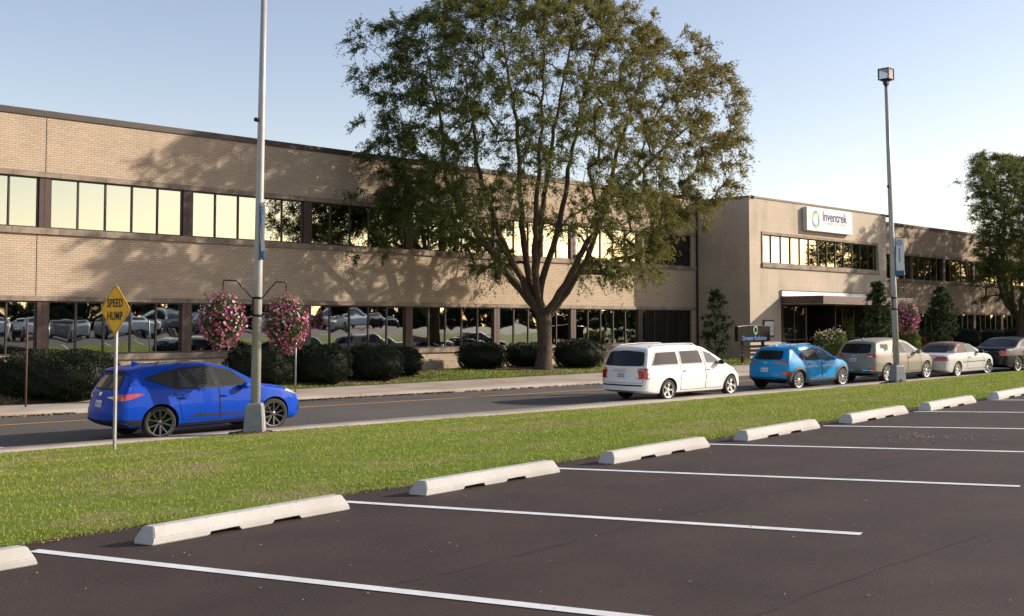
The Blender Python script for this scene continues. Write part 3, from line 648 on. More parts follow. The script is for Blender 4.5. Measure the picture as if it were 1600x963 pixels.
def small_sign(u, v, vt, vs0, wpx, label, name='parking_sign', pm='steel', plate_col='signwhite', haspl=True):
    p = at(u, v); s = px_scale(p); r = empty(name, p); tag(r, label, 'sign' if haspl else 'post')
    h = (v-vt)/s; mb = MB(); mb.tube([(0, 0, -.1), (0, 0, h)], .03, 8); mb.build('post', M[pm], r)
    if haspl:
        z0 = (v-vs0)/s; a = wpx/s/2*1.1; mb = MB(); Mr = Matrix.Rotation(PHI-PI/2+rad(5), 4, 'Z'); mb.box(-a, a, -.045, -.036, z0, h, 0, Mr); mb.build('sign_plate', M[plate_col], r, .003)
        mb = MB(); mb.box(-a*.25, a*.25, -.049, -.046, z0+(h-z0)*.15, h-(h-z0)*.15, 0, Mr); mb.build('printed_mark', M['grey_ink'], r)
    return r
small_sign(1288, 553, 489.5, 503.5, 8, 'small white parking sign on a post in front of the entrance')
small_sign(1521.5, 546, 489, 501, 8, 'small white parking sign on a post behind the silver convertible')
small_sign(40, 636, 496, 505, 5, 'thin rusty brown post standing in front of the far left bush', 'marker_post', 'rust', haspl=False)
small_sign(461.5, 613, 500, 505, 5, 'grey steel post rising behind the right flower basket', 'marker_post', 'steel', haspl=False)
small_sign(1133.5, 560, 515, 505, 5, 'thin grey stake beside the black post sign', 'marker_post', 'steel', haspl=False)
# ------------------------------------------------------------------ cars
def smooth_curve(pts, n, sig):
    p = np.array(pts, float); d = np.r_[0, np.cumsum(np.hypot(*np.diff(p, axis=0).T))]; t = np.linspace(0, d[-1], 600); q = np.c_[np.interp(t, d, p[:, 0]), np.interp(t, d, p[:, 1])]
    k = max(1, int(sig/(d[-1]/600))); ker = np.exp(-.5*(np.arange(-3*k, 3*k+1)/k)**2); ker /= ker.sum()
    for c in (0, 1):
        e = np.r_[2*q[0, c]-q[1:3*k+1, c][::-1], q[:, c], 2*q[-1, c]-q[-3*k-1:-1, c][::-1]]; q[:, c] = np.convolve(e, ker, 'valid')
    ii = np.linspace(0, 599, n).astype(int); return q[ii]
def round_poly(poly, r, n=4):
    out = []; m = len(poly)
    for i in range(m):
        p = Vector(poly[i]); a = Vector(poly[i-1])-p; b = Vector(poly[(i+1) % m])-p; k = min(r, a.length*.45, b.length*.45)
        p0 = p+a.normalized()*k; p1 = p+b.normalized()*k
        for j in range(n+1): t = j/n; out.append(tuple(p0*(1-t)**2+p*2*t*(1-t)+p1*t*t))
    return out
def inside(pt, poly):
    x, y = pt; c = False; j = len(poly)-1
    for i in range(len(poly)):
        xi, yi = poly[i]; xj, yj = poly[j]
        if (yi > y) != (yj > y) and x < (xj-xi)*(y-yi)/(yj-yi)+xi: c = not c
        j = i
    return c
def tri2d(poly, step, holes=()):
    P = []; E_ = []
    def addloop(pts):
        b = len(P); L_ = []
        for i in range(len(pts)):
            a = Vector(pts[i]); c = Vector(pts[(i+1) % len(pts)]); k = max(1, int((c-a).length/step))
            for j in range(k): L_.append(a.lerp(c, j/k))
        P.extend(L_); E_.extend([(b+i, b+(i+1) % len(L_)) for i in range(len(L_))])
    addloop(poly)
    for cx, cz, r in holes: addloop([(cx+r*math.cos(t*PI/18), cz+r*math.sin(t*PI/18)) for t in range(36)])
    xs_ = [p[0] for p in poly]; ys_ = [p[1] for p in poly]; x = min(xs_)+step*.5
    while x < max(xs_):
        y = min(ys_)+step*.5
        while y < max(ys_):
            if inside((x, y), poly) and all(math.hypot(x-h[0], y-h[1]) > h[2]+step*.3 for h in holes): P.append(Vector((x, y)))
            y += step
        x += step
    v, e, f, *_ = delaunay_2d_cdt([Vector(p) for p in P], E_, [], 0, 1e-5)
    F = []
    for t in f:
        c = sum((v[i] for i in t), Vector((0, 0)))/len(t)
        if inside(c, poly) and all(math.hypot(c[0]-h[0], c[1]-h[1]) > h[2]-.003 for h in holes): F.append(t)
    return v, F
class Car:
    def __init__(s, sp, paint, label, name='parked_car', cat='car', group='cars parked along the kerb'):
        s.sp = sp; s.paint = paint; s.root = empty(name, (0, 0, 0)); tag(s.root, label, cat, group); s.body()
    def W(s, x):
        L = s.sp['L']; hw = s.sp['W']/2; r = s.sp.get('plan', .12)
        return hw*float(np.interp(x, [0, .04, .14, .35, .8, L*.5, L-1.1, L-.6, L-.25, L-.08, L], [.88, .925, .96, .98, .993, 1, .99, .965, .90, .82, .74]))
    def hw(s, x, z):
        sp = s.sp; b = sp['belt']; H = sp['H']
        g = float(np.interp(z, [.15, .25, .38, .52, .72, .86, b], [.86, .915, .965, .985, 1.0, .985, .955])); w = s.W(x)*g
        if z > b: w -= (z-b)*sp['tumble']+.10*((z-b)/(H-b))**2*.5
        for xw in sp['wx']: w += sp.get('flare', .018)*math.exp(-((x-xw)/.43)**4)*float(np.interp(z, [.2, .5, .8, 1.0], [1, 1, .5, 0]))
        return w
    def body(s):
        sp = s.sp; L = sp['L']; ns = 130; top = smooth_curve(sp['top'], ns, sp.get('sm', .035)); bx = [p[0] for p in sp['bot']]; bz = [p[1] for p in sp['bot']]
        rows = []
        for i in range(ns):
            x, zt = float(top[i, 0]), float(top[i, 1]); zb = float(np.interp(x, bx, bz)); zt = max(zt, zb+.08); h = zt-zb
            r = min(float(np.interp(zt, [sp['belt']-.2, sp['belt']+.05, sp['H']-.1], [.13, .10, .11])), h*.42); row = []
            row.append((0, zb)); row.append((s.hw(x, zb)*.5, zb)); row.append((s.hw(x, zb)*.92, zb))
            for t in np.linspace(0, 1, 16): z = zb+.04*min(1, h)+(h-r-.04*min(1, h))*t; row.append((s.hw(x, z), z))
            y1 = s.hw(x, zt-r)
            y2 = max(s.hw(x, zt)-r*.9, .2)
            for t in (.2, .4, .6, .8, 1.0): a = t*PI/2; row.append((y2+(y1-y2)*math.cos(a), zt-r+r*math.sin(a)))
            cr = float(np.interp(zt, [sp['belt'], sp['H']], [.02, .035]))
            for t in (.8, .6, .4, .2, 0): row.append((y2*t, zt+cr*(1-t*t)))
            cf = sp.get('cfront', .30); crr = sp.get('crear', .12)
            out = []
            for y, z in row:
                k = min(1, abs(y)/(sp['W']/2)); xx = x+crr*k**2.5*max(0, 1-x/1.3)**1.5-cf*k**2.2*max(0, 1-(L-x)/1.6)**1.5; out.append((xx, y, z))
            rows.append(out)
        K = len(rows[0]); V = []; 
        for row in rows: V += row+[(x, -y, z) for x, y, z in row[1:-1]][::-1]
        m = 2*K-2; Fc = []
        for i in range(ns-1):
            for k in range(m): Fc.append((i*m+k, (i+1)*m+k, (i+1)*m+(k+1) % m, i*m+(k+1) % m))
        me = bpy.data.meshes.new('body'); me.from_pydata(V, [], Fc+[tuple(range(m)), tuple((ns-1)*m+k for k in range(m))[::-1]])
        bm = bmesh.new(); bm.from_mesh(me); bmesh.ops.recalc_face_normals(bm, faces=bm.faces); bmesh.ops.triangulate(bm, faces=[f for f in bm.faces if len(f.verts) > 4]); bm.to_mesh(me); bm.free()
        bmt = bmesh.new(); bmt.from_mesh(me); s.bvh = BVHTree.FromBMesh(bmt); bmt.free()
        me.materials.append(s.paint); me.materials.append(M['black']); me.polygons.foreach_set("use_smooth", [True]*len(me.polygons))
        o = link('body', me)
        cut = MB(); ra = sp['r']+sp.get('gap', .045)
        for xw in sp['wx']:
            for sy in (-1, 1):
                prof = [(ra*math.cos(t*PI/24), ra*math.sin(t*PI/24)) for t in range(48)]
                y0, y1 = (.52, 1.4) if sy > 0 else (-1.4, -.52)
                cut.prism([(xw+a, sp['r']+.0+b) for a, b in prof], y0, y1, Matrix(((1,0,0,0),(0,0,1,0),(0,1,0,0),(0,0,0,1))))
        co = cut.build('cut', [s.paint, M['black']]); co.data.polygons.foreach_set("material_index", [1]*len(co.data.polygons)); 
        bm = bmesh.new(); bm.from_mesh(co.data); bmesh.ops.recalc_face_normals(bm, faces=bm.faces); bm.to_mesh(co.data); bm.free()
        md = o.modifiers.new('b', 'BOOLEAN'); md.operation = 'DIFFERENCE'; md.object = co; md.solver = 'EXACT'
        dg = bpy.context.evaluated_depsgraph_get(); nm = bpy.data.meshes.new_from_object(o.evaluated_get(dg)); nm.name = 'body'
        bpy.data.objects.remove(o); bpy.data.objects.remove(co)
        nm.polygons.foreach_set("use_smooth", [True]*len(nm.polygons)); nm.set_sharp_from_angle(angle=rad(38))
        s.b = link('body', nm, s.root)
    def hit(s, mode, a, b, off):
        if mode in (1, -1): o = Vector((a, mode*3, b)); d = Vector((0, -mode, 0))
        elif mode == 'rear': o = Vector((-3, a, b)); d = Vector((1, 0, 0))
        elif mode == 'front': o = Vector((9, a, b)); d = Vector((-1, 0, 0))
        else: o = Vector((a, b, 4)); d = Vector((0, 0, -1))
        h = s.bvh.ray_cast(o, d)
        if h[0] is None: return None
        n = h[1]
        if n.dot(d) > 0: n = -n
        return h[0]+n*off
    def patch(s, name, items, mt, off=.005, holes=(), step=.06, parent=None):
        mb = MB()
        for mode, poly in items:
            v, F = tri2d(poly, step, holes if mode in (1, -1) else ()); ps = [s.hit(mode, p[0], p[1], off) for p in v]
            used = [f for f in F if all(ps[i] is not None for i in f)]
            dv = Vector((0, mode, 0)) if mode in (1, -1) else Vector((-1, 0, 0)) if mode == 'rear' else Vector((1, 0, 0)) if mode == 'front' else Vector((0, 0, 1))
            ok = []
            for f in used:
                nn = (ps[f[1]]-ps[f[0]]).cross(ps[f[2]]-ps[f[0]])
                if nn.length > 1e-9 and abs(nn.normalized().dot(dv)) > .20: ok.append(f)
            mb.add([p if p is not None else (0, 0, 0) for p in ps], ok, 0, True)
        o = mb.build(name, mt, parent or s.root)
        bm = bmesh.new(); bm.from_mesh(o.data); bmesh.ops.delete(bm, geom=[v for v in bm.verts if not v.link_faces], context='VERTS'); bmesh.ops.recalc_face_normals(bm, faces=bm.faces); bm.to_mesh(o.data); bm.free()
        return o
    def strip(s, mb, mode, poly, wd, off=.006, closed=True, holes=(), step=.06):
        pts = []
        m = len(poly)
        for i in range(m if closed else m-1):
            a = Vector(poly[i]); c = Vector(poly[(i+1) % m]); k = max(1, int((c-a).length/step)); pts += [a.lerp(c, j/k) for j in range(k)]
        if not closed: pts.append(Vector(poly[-1]))
        n = len(pts); vs = []
        for i in range(n):
            a = pts[i-1] if (closed or i) else pts[0]; c = pts[(i+1) % n] if (closed or i < n-1) else pts[-1]; d = (c-a).normalized(); nn = Vector((-d.y, d.x))*wd/2
            for sg_ in (-1, 1):
                q = pts[i]+nn*sg_; vs.append(s.hit(mode, q.x, q.y, off))
        fs = []
        for i in range(n if closed else n-1):
            j = (i+1) % n; mid = (pts[i]+pts[j])/2
            if any(math.hypot(mid.x-h[0], mid.y-h[1]) < h[2] for h in holes): continue
            q = (2*i, 2*i+1, 2*j+1, 2*j)
            if all(vs[k] is not None for k in q) and (vs[q[0]]-vs[q[2]]).length < .4: fs.append(q)
        mb.add([p if p is not None else (0, 0, 0) for p in vs], fs, 0, True)
    def wheels(s, rimfn):
        sp = s.sp; r = sp['r']; tw = .215; s.wh = []
        for xw in sp['wx']:
            for sy in (-1, 1):
                yo = sp['W']/2-.035; Mw = Matrix.Translation((xw, sy*(yo-tw/2), r)) @ Matrix.Rotation(PI/2*(-sy), 4, 'X')
                steer = sp.get('steer', 0) if xw == sp['wx'][1] else 0
                if steer: Mw = Matrix.Translation((xw, sy*(yo-tw/2-.03), r)) @ Matrix.Rotation(steer, 4, 'Z') @ Matrix.Rotation(PI/2*(-sy), 4, 'X')
                rr = r*sp.get('rimk', .70)
                hub = MB(); hub.lathe([(rr*.98, -.08), (rr*.98, .02), (rr*.5, .0), (.02, -.01)], 28, 0, Mw); w_ = hub.build('wheel', M['black'], s.root)
                t = MB(); t.lathe([(rr*.97, -tw/2+.01), (r*.90, -tw/2), (r*.975, -tw/2+.025), (r, -tw/2+.05), (r, tw/2-.05), (r*.975, tw/2-.02), (r*.90, tw/2+.004), (rr*1.02, tw/2-.006), (rr*.97, tw/2-.02)], 40, 0, Mw); t.build('tyre', M['rubber'], w_, 0)
                t = MB(); rimfn(t, rr, tw/2, Mw); t.build('rim', s.sp['rimmat'], w_, 0, sharp=35)
    def finish(s, loc, yaw):
        # local x=0 is the rear bumper; put the car by its own ground centre
        L = s.sp['L']
        for c in kids(s.root):
            c.location = (-L/2, 0, 0)
        s.root.location = loc; s.root.rotation_euler = (0, -.0134, yaw)
def rim_spokes(n, w0, w1, dbl=0.0, dish=.03, lip=True):
    def fn(mb, rr, t, Mw):
        if lip: mb.lathe([(rr*1.01, t-.012), (rr*1.02, t-.002), (rr*.955, t-.006), (rr*.93, t-.05), (rr*.93, -.06)], 40, 0, Mw)
        mb.lathe([(rr*.20, t-.055), (rr*.20, t-dish), (rr*.12, t-dish+.008), (.004, t-dish+.008)], 16, 0, Mw)
        for k in range(n):
            for sgn in ((-1, 1) if dbl else (0,)):
                a = 2*PI*k/n+sgn*dbl*.5; A = Mw @ Matrix.Rotation(a, 4, 'Z'); so = sgn*dbl*rr*.10
                r0, r1 = rr*.14, rr*.95; z0, z1 = t-dish-.004, t-.014
                vs = [A @ Vector(p) for p in ((r0, -w0/2-so, z0-.03), (r1, -w1/2, z1-.035), (r1, w1/2, z1-.035), (r0, w0/2-so, z0-.03), (r0, -w0/2*.8-so, z0), (r1, -w1/2*.75, z1), (r1, w1/2*.75, z1), (r0, w0/2*.8-so, z0))]
                mb.add(vs, [(0,3,2,1),(4,5,6,7),(0,1,5,4),(1,2,6,5),(2,3,7,6),(3,0,4,7)])
    return fn
def paint(name, col, metal=.35, rough=.32, coat=1.0):
    m = mat('paint_'+name, col, .48, 0, .10, .28); n = noise(m, 900, 2); r = ramp(m, n.outputs[0], [(.3, tuple(c*.85 for c in col)), (.7, tuple(min(1, c*1.15) for c in col))]); basecol(m, r.outputs[0]); return m
def glassm(name, col, rough=.02): 
    m = mat(name, col, rough, 0, .3); return m
GD = glassm('car_glass_dark', (.012, .013, .014)); GM = glassm('car_glass_tinted', (.045, .047, .048)); GL = glassm('car_glass_clear', (.085, .125, .125))
def build_car(spec, pt, label, loc, yaw, rimfn, lights, doors, wins, name='parked_car', cat='car', group='cars parked along the kerb', det=True):
    c = Car(spec, pt, label, name, cat, group); sp = spec; L = sp['L']; ra = sp['r']+sp.get('gap', .045)
    holes = [(x, sp['r'], ra+.012) for x in sp['wx']]
    # glass
    for poly, gm in wins:
        pr_ = round_poly(poly, .05)
        for sd_ in (1, -1):
            c.patch('side_window', [(sd_, pr_)], gm, .006)
    for sd_ in (1, -1):
        for poly, gm in wins: mb = MB(); c.strip(mb, sd_, round_poly(poly, .05), .035, .009); mb.build('window_trim', sp.get('trim', M['black']), c.root)
    rw = round_poly(sp['rearglass'], .07); c.patch('rear_window', [('rear', rw)], sp.get('rg', GD), .006)
    if det: mb = MB(); c.strip(mb, 'rear', rw, .03, .008); mb.build('rear_window_seal', M['black'], c.root)
    c.patch('windscreen', [('top', round_poly(sp['windscreen'], .08))], GL, .006)
    # doors
    for poly in doors:
        for sd_ in (1, -1):
            d = c.patch('door', [(sd_, round_poly(poly, .05))], pt, .003, holes)
            mb = MB(); c.strip(mb, sd_, round_poly(poly, .05), .010, .0055, holes=holes); mb.build('door_seam', M['black'], d)
            hx, hz = poly[0][0]+.05, sp['belt']-.17
            if sp.get('handle_z'): hz = sp['handle_z']
            hx = min(p[0] for p in poly)+.13; q0 = c.hit(sd_, hx, hz, .012); q1 = c.hit(sd_, hx+.2, hz, .012)
            if q0 and q1:
                mb = MB(); q = [q0+Vector((0, 0, 0)), q0.lerp(q1, .15)+Vector((0, .028*sd_, .004)), q0.lerp(q1, .85)+Vector((0, .028*sd_, .004)), q1]; mb.tube(q, [.012, .017, .017, .012], 8); mb.build('door_handle', sp.get('handlemat', pt), d)
                mb = MB(); 
    # lights
    for nm, items, mt in lights:
        c.patch(nm, items, mt, .008, step=.018)
    for nm, items, mt, off in sp.get('extra', []):
        sides = [it for it in items if it[0] in (1, -1)]; rest = [it for it in items if it[0] not in (1, -1)]
        for grp in ([[it] for it in sides]+([rest] if rest else [])) if not (rest and sides) else [items]: c.patch(nm, grp, mt, off, holes if sp.get('clip', True) else (), step=.05)
    # seams
    mb = MB()
    for mode, poly, cl in sp.get('seams', []): c.strip(mb, mode, poly, .010, .006, cl, holes=holes)
    if sp.get('seams'): mb.build('panel_gap', M['black'], c.root)
    # number plate
    px0, pz = 0, sp['plate']; q = c.hit('rear', 0, pz, .0)
    if q:
        q2 = c.hit('rear', 0, pz+.06, 0); sl = math.atan2(q2.x-q.x, .06) if q2 else 0; Mp = Matrix.Translation((q.x-.014, sp.get('plate_y', 0), pz)) @ Matrix.Rotation(sl, 4, 'Y')
        mb = MB(); mb.box(-.006, .004, -.155, .155, -.078, .078, 0, Mp); pl_ = mb.build('licence_plate', M['signwhite'], c.root, .003)
        mb = MB(); rng = random.Random(sp['L']*100)
        for k in range(6): 
            y = .11-.044*k; mb.box(-.0085, -.0065, y-.014, y+.006, -.035, .03, 0, Mp)
        mb.build('plate_characters', M['blue_ink'], pl_); mb = MB(); mb.box(-.0085, -.0065, -.15, .15, -.072, -.055, 0, Mp); mb.build('plate_band', sp.get('plband', M['redlens']), pl_)
    # mirrors
    mx, mz = sp['mirror']
    for sd_ in (1, -1):
        q = c.hit(sd_, mx, mz, 0)
        if q:
            mb = MB(); y0 = q.y; Mm = Matrix.Translation((q.x, y0+sd_*.14, mz+.05)) @ Matrix.Rotation(.12*sd_, 4, 'Z')
            prof = [(-.07, .055), (-.03, .088), (.03, .085), (.08, .05), (.105, .015)]
            vs = []; n = 12
            for x_, rr in prof:
                for k in range(n): t = 2*PI*k/n; vs.append(Mm @ Vector((x_, rr*1.25*math.copysign(abs(math.cos(t))**.6, math.cos(t)), rr*.85*math.copysign(abs(math.sin(t))**.6, math.sin(t)))))
            fs = [(i*n+k, (i+1)*n+k, (i+1)*n+(k+1) % n, i*n+(k+1) % n) for i in range(len(prof)-1) for k in range(n)]+[tuple(range(n)), tuple((len(prof)-1)*n+k for k in range(n))[::-1]]
            mb.add(vs, fs, 0, True); mb.tube([q-Vector((0, sd_*.02, 0)), q+Vector((0, sd_*.09, .03))], [.03, .025], 8)
            mo = mb.build('side_mirror', sp.get('mirrormat', pt), c.root, sharp=40)
    if sp.get('rails'):
        x0, x1 = sp['rails']
        for sd_ in (1, -1):
            mb = MB(); pts = []
            for i in range(14):
                x = x0+(x1-x0)*i/13; y = sd_*(sp['W']/2-(sp['H']-sp['belt'])*sp['tumble']-.17); h = c.hit('top', x, y, 0); lift = .045 if 0 < i < 13 else .0
                if h: pts.append(h+Vector((0, 0, lift)))
            mb.tube(pts, .014, 8); mb.build('roof_rail', sp.get('railmat', M['black']), c.root)
    if sp.get('fin'):
        h = c.hit('top', sp['fin'], 0, 0)
        if h:
            mb = MB(); vs = [h+Vector(p) for p in ((-.09, 0, .075), (.13, -.028, -.005), (.13, .028, -.005), (-.09, -.028, -.005), (-.09, .028, -.005), (.0, 0, .055))]
            mb.add(vs, [(0, 3, 1, 5), (0, 5, 2, 4), (5, 1, 2), (0, 4, 3)]); mb.build('antenna', sp.get('finmat', pt), c.root)
    c.wheels(rimfn); c.finish(loc, yaw); return c
def car_at(uv0, uv1, sp):
    """near-side wheel contact points in the photograph -> car centre and heading"""
    def st(u, v):
        r = ray(u, v); t = -2.73/(r[2]-.0134*r[0]); return Vector(r*t)
    p, q = st(*uv0), st(*uv1); yaw = math.atan2(q.y-p.y, q.x-p.x) if not sp.get('yaw') else sp['yaw']
    mid = (p+q)/2; d = Vector((math.cos(yaw), math.sin(yaw), 0)); nrm = Vector((-d.y, d.x, 0)); wc = (sp['wx'][0]+sp['wx'][1])/2
    c = mid+nrm*(sp['W']/2-.10)+d*(sp['L']/2-wc); c.z = float(stz(c.x))+.005; return c, yaw
Yw = lambda pts: [(-a, b) for a, b in pts]
def sym(half): # half outline with y>=0, closed by mirroring
    return half+[(-y, z) for y, z in half[::-1]]
GDK = mat('roof_glass', (.012, .012, .013), .08, 0, .6)
# --- bright blue crossover
sp = dict(L=4.80, W=1.93, H=1.67, belt=1.08, tumble=.42, wx=(1.02, 3.82), r=.375, rimk=.76, flare=.022, gap=.05, crear=.20, cfront=.34,
  top=[(0, .50), (.0, .66), (.07, .80), (.10, 1.04), (.20, 1.13), (.58, 1.45), (.46, 1.515), (.52, 1.55), (.95, 1.62), (1.6, 1.665), (2.25, 1.655), (2.75, 1.56), (3.45, 1.17), (3.62, 1.10), (4.15, 1.03), (4.50, .93), (4.70, .80), (4.80, .62)],
  bot=[(0, .42), (.25, .30), (.7, .24), (4.2, .22), (4.6, .24), (4.8, .36)], plate=.82, mirror=(3.02, 1.06), fin=.86, handle_z=.90,
  rearglass=sym([(0, 1.14), (.62, 1.15), (.50, 1.44), (0, 1.46)]), windscreen=[(2.78, -.50), (3.42, -.66), (3.50, 0), (3.42, .66), (2.78, .50), (2.72, 0)], rimmat=mat('dark_alloy', (.16, .16, .165), .25, .9), steer=0)
sp['top'] = [(0, .50), (.0, .66), (.06, .80), (.09, 1.04), (.17, 1.13), (.40, 1.44), (.34, 1.52), (.42, 1.575), (.90, 1.64), (1.6, 1.675), (2.25, 1.66), (2.75, 1.56), (3.45, 1.17), (3.62, 1.10), (4.15, 1.03), (4.50, .93), (4.70, .80), (4.80, .62)]
rear_low = [(-.95, .20), (.95, .20), (.95, .50), (.6, .47), (-.6, .47), (-.95, .50)]
sp['extra'] = [('lower_bumper', [('rear', rear_low), (1, [(-.1, .2), (.62, .2), (.62, .47), (-.1, .50)]), (-1, [(-.1, .2), (.62, .2), (.62, .47), (-.1, .50)])], M['black'], .006),
  ('sill_trim', [(d, [(1.45, .15), (3.38, .15), (3.38, .345), (1.45, .33)]) for d in (1, -1)], M['black'], .006),
  ('door_moulding', [(d, [(1.62, .47), (3.32, .44), (3.36, .475), (2.4, .505), (1.9, .53)]) for d in (1, -1)], M['bronze'], .010),
  ('front_lip', [(d, [(4.25, .15), (4.85, .15), (4.85, .36), (4.25, .30)]) for d in (1, -1)], M['black'], .006),
  ('fog_lamp_surround', [(d, [(4.50, .40), (4.66, .42), (4.72, .62), (4.62, .58)]) for d in (1, -1)], M['black'], .007),
  ('spoiler', [('rear', [(-.60, 1.50), (.60, 1.50), (.58, 1.54), (-.58, 1.54)])], M['black'], .012),
  ('rear_badge', [('rear', [(.06, 1.0), (-.06, 1.0), (-.07, 1.07), (.07, 1.07)])], M['chrome'], .012),
  ('trim_garnish', [('rear', [(-.72, .945), (-.38, .955), (-.38, .985), (-.72, .985)])], M['chrome'], .014)]
sp['extra'].append(('roof_glass', [('top', round_poly([(1.15, -.48), (2.55, -.46), (2.62, 0), (2.55, .46), (1.15, .48), (1.05, 0)], .06))], GDK, .004))
sp['extra'].append(('pillar_trim', [(d, pl_) for d in (1, -1) for pl_ in ([(2.22, 1.585), (2.36, 1.585), (2.46, 1.11), (2.32, 1.10)], [(1.38, 1.10), (1.48, 1.10), (1.51, 1.55), (1.38, 1.52)])], M['black'], .0075))
sp['extra'].append(('grille', [('front', [(-.5, .5), (.5, .5), (.6, .85), (-.6, .85)])], M['black'], .008))
blue = paint('blue', (.002, .050, .40), .35, .30)
lt = []
for d in (1, -1):
    lt.append(('taillight', [(d, [(.02, .90), (.35, .925), (.68, 1.035), (.50, 1.055), (.02, 1.03)]), ('rear', [(d*.90, .90), (d*.50, .93), (d*.50, 1.01), (d*.90, 1.035)])], M['redlens']))
    lt.append(('headlight', [(d, [(4.12, .93), (4.62, .76), (4.72, .80), (4.45, .90), (4.2, .965)])], M['clearlens']))
    lt.append(('reverse_light', [('rear', [(d*.56, .935), (d*.72, .935), (d*.72, .985), (d*.56, .985)])], M['clearlens']))
loc, yaw = car_at((245, 687), (433, 671.5), sp)
doorsB = [[(1.32, 1.03), (1.40, .95), (1.46, .80), (1.54, .40), (2.42, .38), (2.40, 1.08), (2.27, 1.60), (1.50, 1.57)], [(2.44, .38), (3.40, .38), (3.42, .60), (3.36, .98), (3.18, 1.10), (2.80, 1.47), (2.31, 1.60), (2.42, 1.08)]]
winsB = [([(.86, 1.27), (1.40, 1.06), (1.42, 1.42)], GM), ([(1.46, 1.12), (2.34, 1.11), (2.24, 1.58), (1.49, 1.545)], GM), ([(2.44, 1.11), (3.14, 1.12), (3.18, 1.15), (2.80, 1.44), (2.34, 1.58)], GM)]
winsB[0] = ([(.74, 1.36), (1.06, 1.26), (1.38, 1.13), (1.40, 1.52), (1.10, 1.465)], GM)
cb_ = build_car(sp, blue, 'bright blue crossover car with dark twin-spoke wheels, seen behind the left lamp post', loc, yaw, rim_spokes(5, .035, .045, .62, .035), lt, doorsB, winsB); cb_.root.scale = (1.035, 1, 1); cb_.root.location.x -= .09; cb_.root.rotation_euler.z += rad(4)
# --- white van
sv = dict(L=5.15, W=2.0, H=1.75, belt=1.08, tumble=.24, wx=(1.16, 4.24), r=.345, rimk=.68, flare=.012, gap=.05, crear=.16, cfront=.42,
  top=[(0, .42), (.0, .62), (.05, .68), (.07, 1.05), (.12, 1.14), (.34, 1.58), (.42, 1.68), (.7, 1.725), (1.6, 1.76), (2.6, 1.745), (3.05, 1.66), (3.5, 1.42), (4.05, 1.13), (4.35, 1.02), (4.75, .90), (5.02, .74), (5.15, .52)],
  bot=[(0, .36), (.3, .27), (.8, .22), (4.6, .20), (5.15, .30)], plate=.85, mirror=(3.62, 1.10), rimmat=mat('bright_alloy', (.68, .68, .69), .28, .85), handle_z=.93, mirrormat=M['black'],
  rearglass=sym([(0, 1.13), (.80, 1.14), (.70, 1.55), (0, 1.58)]), windscreen=[(3.08, -.62), (4.0, -.76), (4.1, 0), (4.0, .76), (3.08, .62), (3.02, 0)], rails=(.6, 2.8), railmat=M['signwhite'], plate_y=0, sm=.04, trim=M['bronze'])
sv['extra'] = [('bumper_step', [('rear', [(-.80, .50), (.80, .50), (.86, .545), (-.86, .545)])], M['black'], .006), ('tailgate_trim', [('rear', [(-.42, .955), (.42, .955), (.42, .972), (-.42, .972)])], M['chrome'], .01),
  ('rub_strip', [(d, [(1.62, .555), (3.76, .555), (3.76, .60), (1.62, .60)]) for d in (1, -1)], None, .012), ('under_skirt', [(d, [(.9, .1), (4.6, .1), (4.6, .225), (.9, .245)]) for d in (1, -1)], M['black'], .004)]
white = paint('white', (.78, .78, .77), 0, .35)
sv['extra'] = [(a, b, white if m_ is None else m_, f_) for a, b, m_, f_ in sv['extra']]
sv['seams'] = [('rear', [(-.83, .60), (-.84, 1.08), (-.72, 1.60), (.72, 1.60), (.84, 1.08), (.83, .60)], True)]
lt = []
for d in (1, -1):
    lt.append(('taillight', [(d, [(-.02, .72), (.24, .72), (.25, 1.06), (-.02, 1.06)]), ('rear', [(d*.99, .72), (d*.84, .72), (d*.83, 1.06), (d*.99, 1.06)])], M['redlens']))
    lt.append(('headlight', [(d, [(4.40, .80), (4.86, .70), (4.92, .80), (4.5, .92)])], M['clearlens']))
loc, yaw = car_at((1041, 627), (1142, 618), sv)
doorsV = [[(1.72, .32), (2.92, .32), (2.92, 1.08), (2.86, 1.62), (1.76, 1.62)], [(2.94, .32), (3.82, .32), (3.86, .60), (3.84, 1.02), (3.62, 1.16), (3.02, 1.58), (2.88, 1.60), (2.94, 1.08)]]
winsV = [([(.44, 1.14), (1.66, 1.14), (1.66, 1.56), (.72, 1.55)], GM), ([(1.80, 1.14), (2.84, 1.14), (2.76, 1.575), (1.80, 1.565)], GM), ([(3.00, 1.14), (3.70, 1.12), (3.68, 1.17), (3.28, 1.44), (2.94, 1.56)], GL)]
cv = build_car(sv, white, 'white minivan with five-spoke alloy wheels parked left of the light blue car', loc, yaw, rim_spokes(5, .06, .10, 0, .02), lt, doorsV, winsV, 'parked_minivan', 'minivan')
lm = MB(); 
for k, ch in enumerate("DODGE"):
    pass
cv.root.scale = (1, 1, .975)
t_ = text_mesh('DODGE', .075, M['chrome'], frame((0, 0, 0), (0, -1, 0)), None, 'lettering', .002, space=2.6, bold=.001)
q = cv.hit('rear', 0, 1.015, .012); t_.parent = cv.root; t_.location = (q.x-2.575, 0, 1.015)
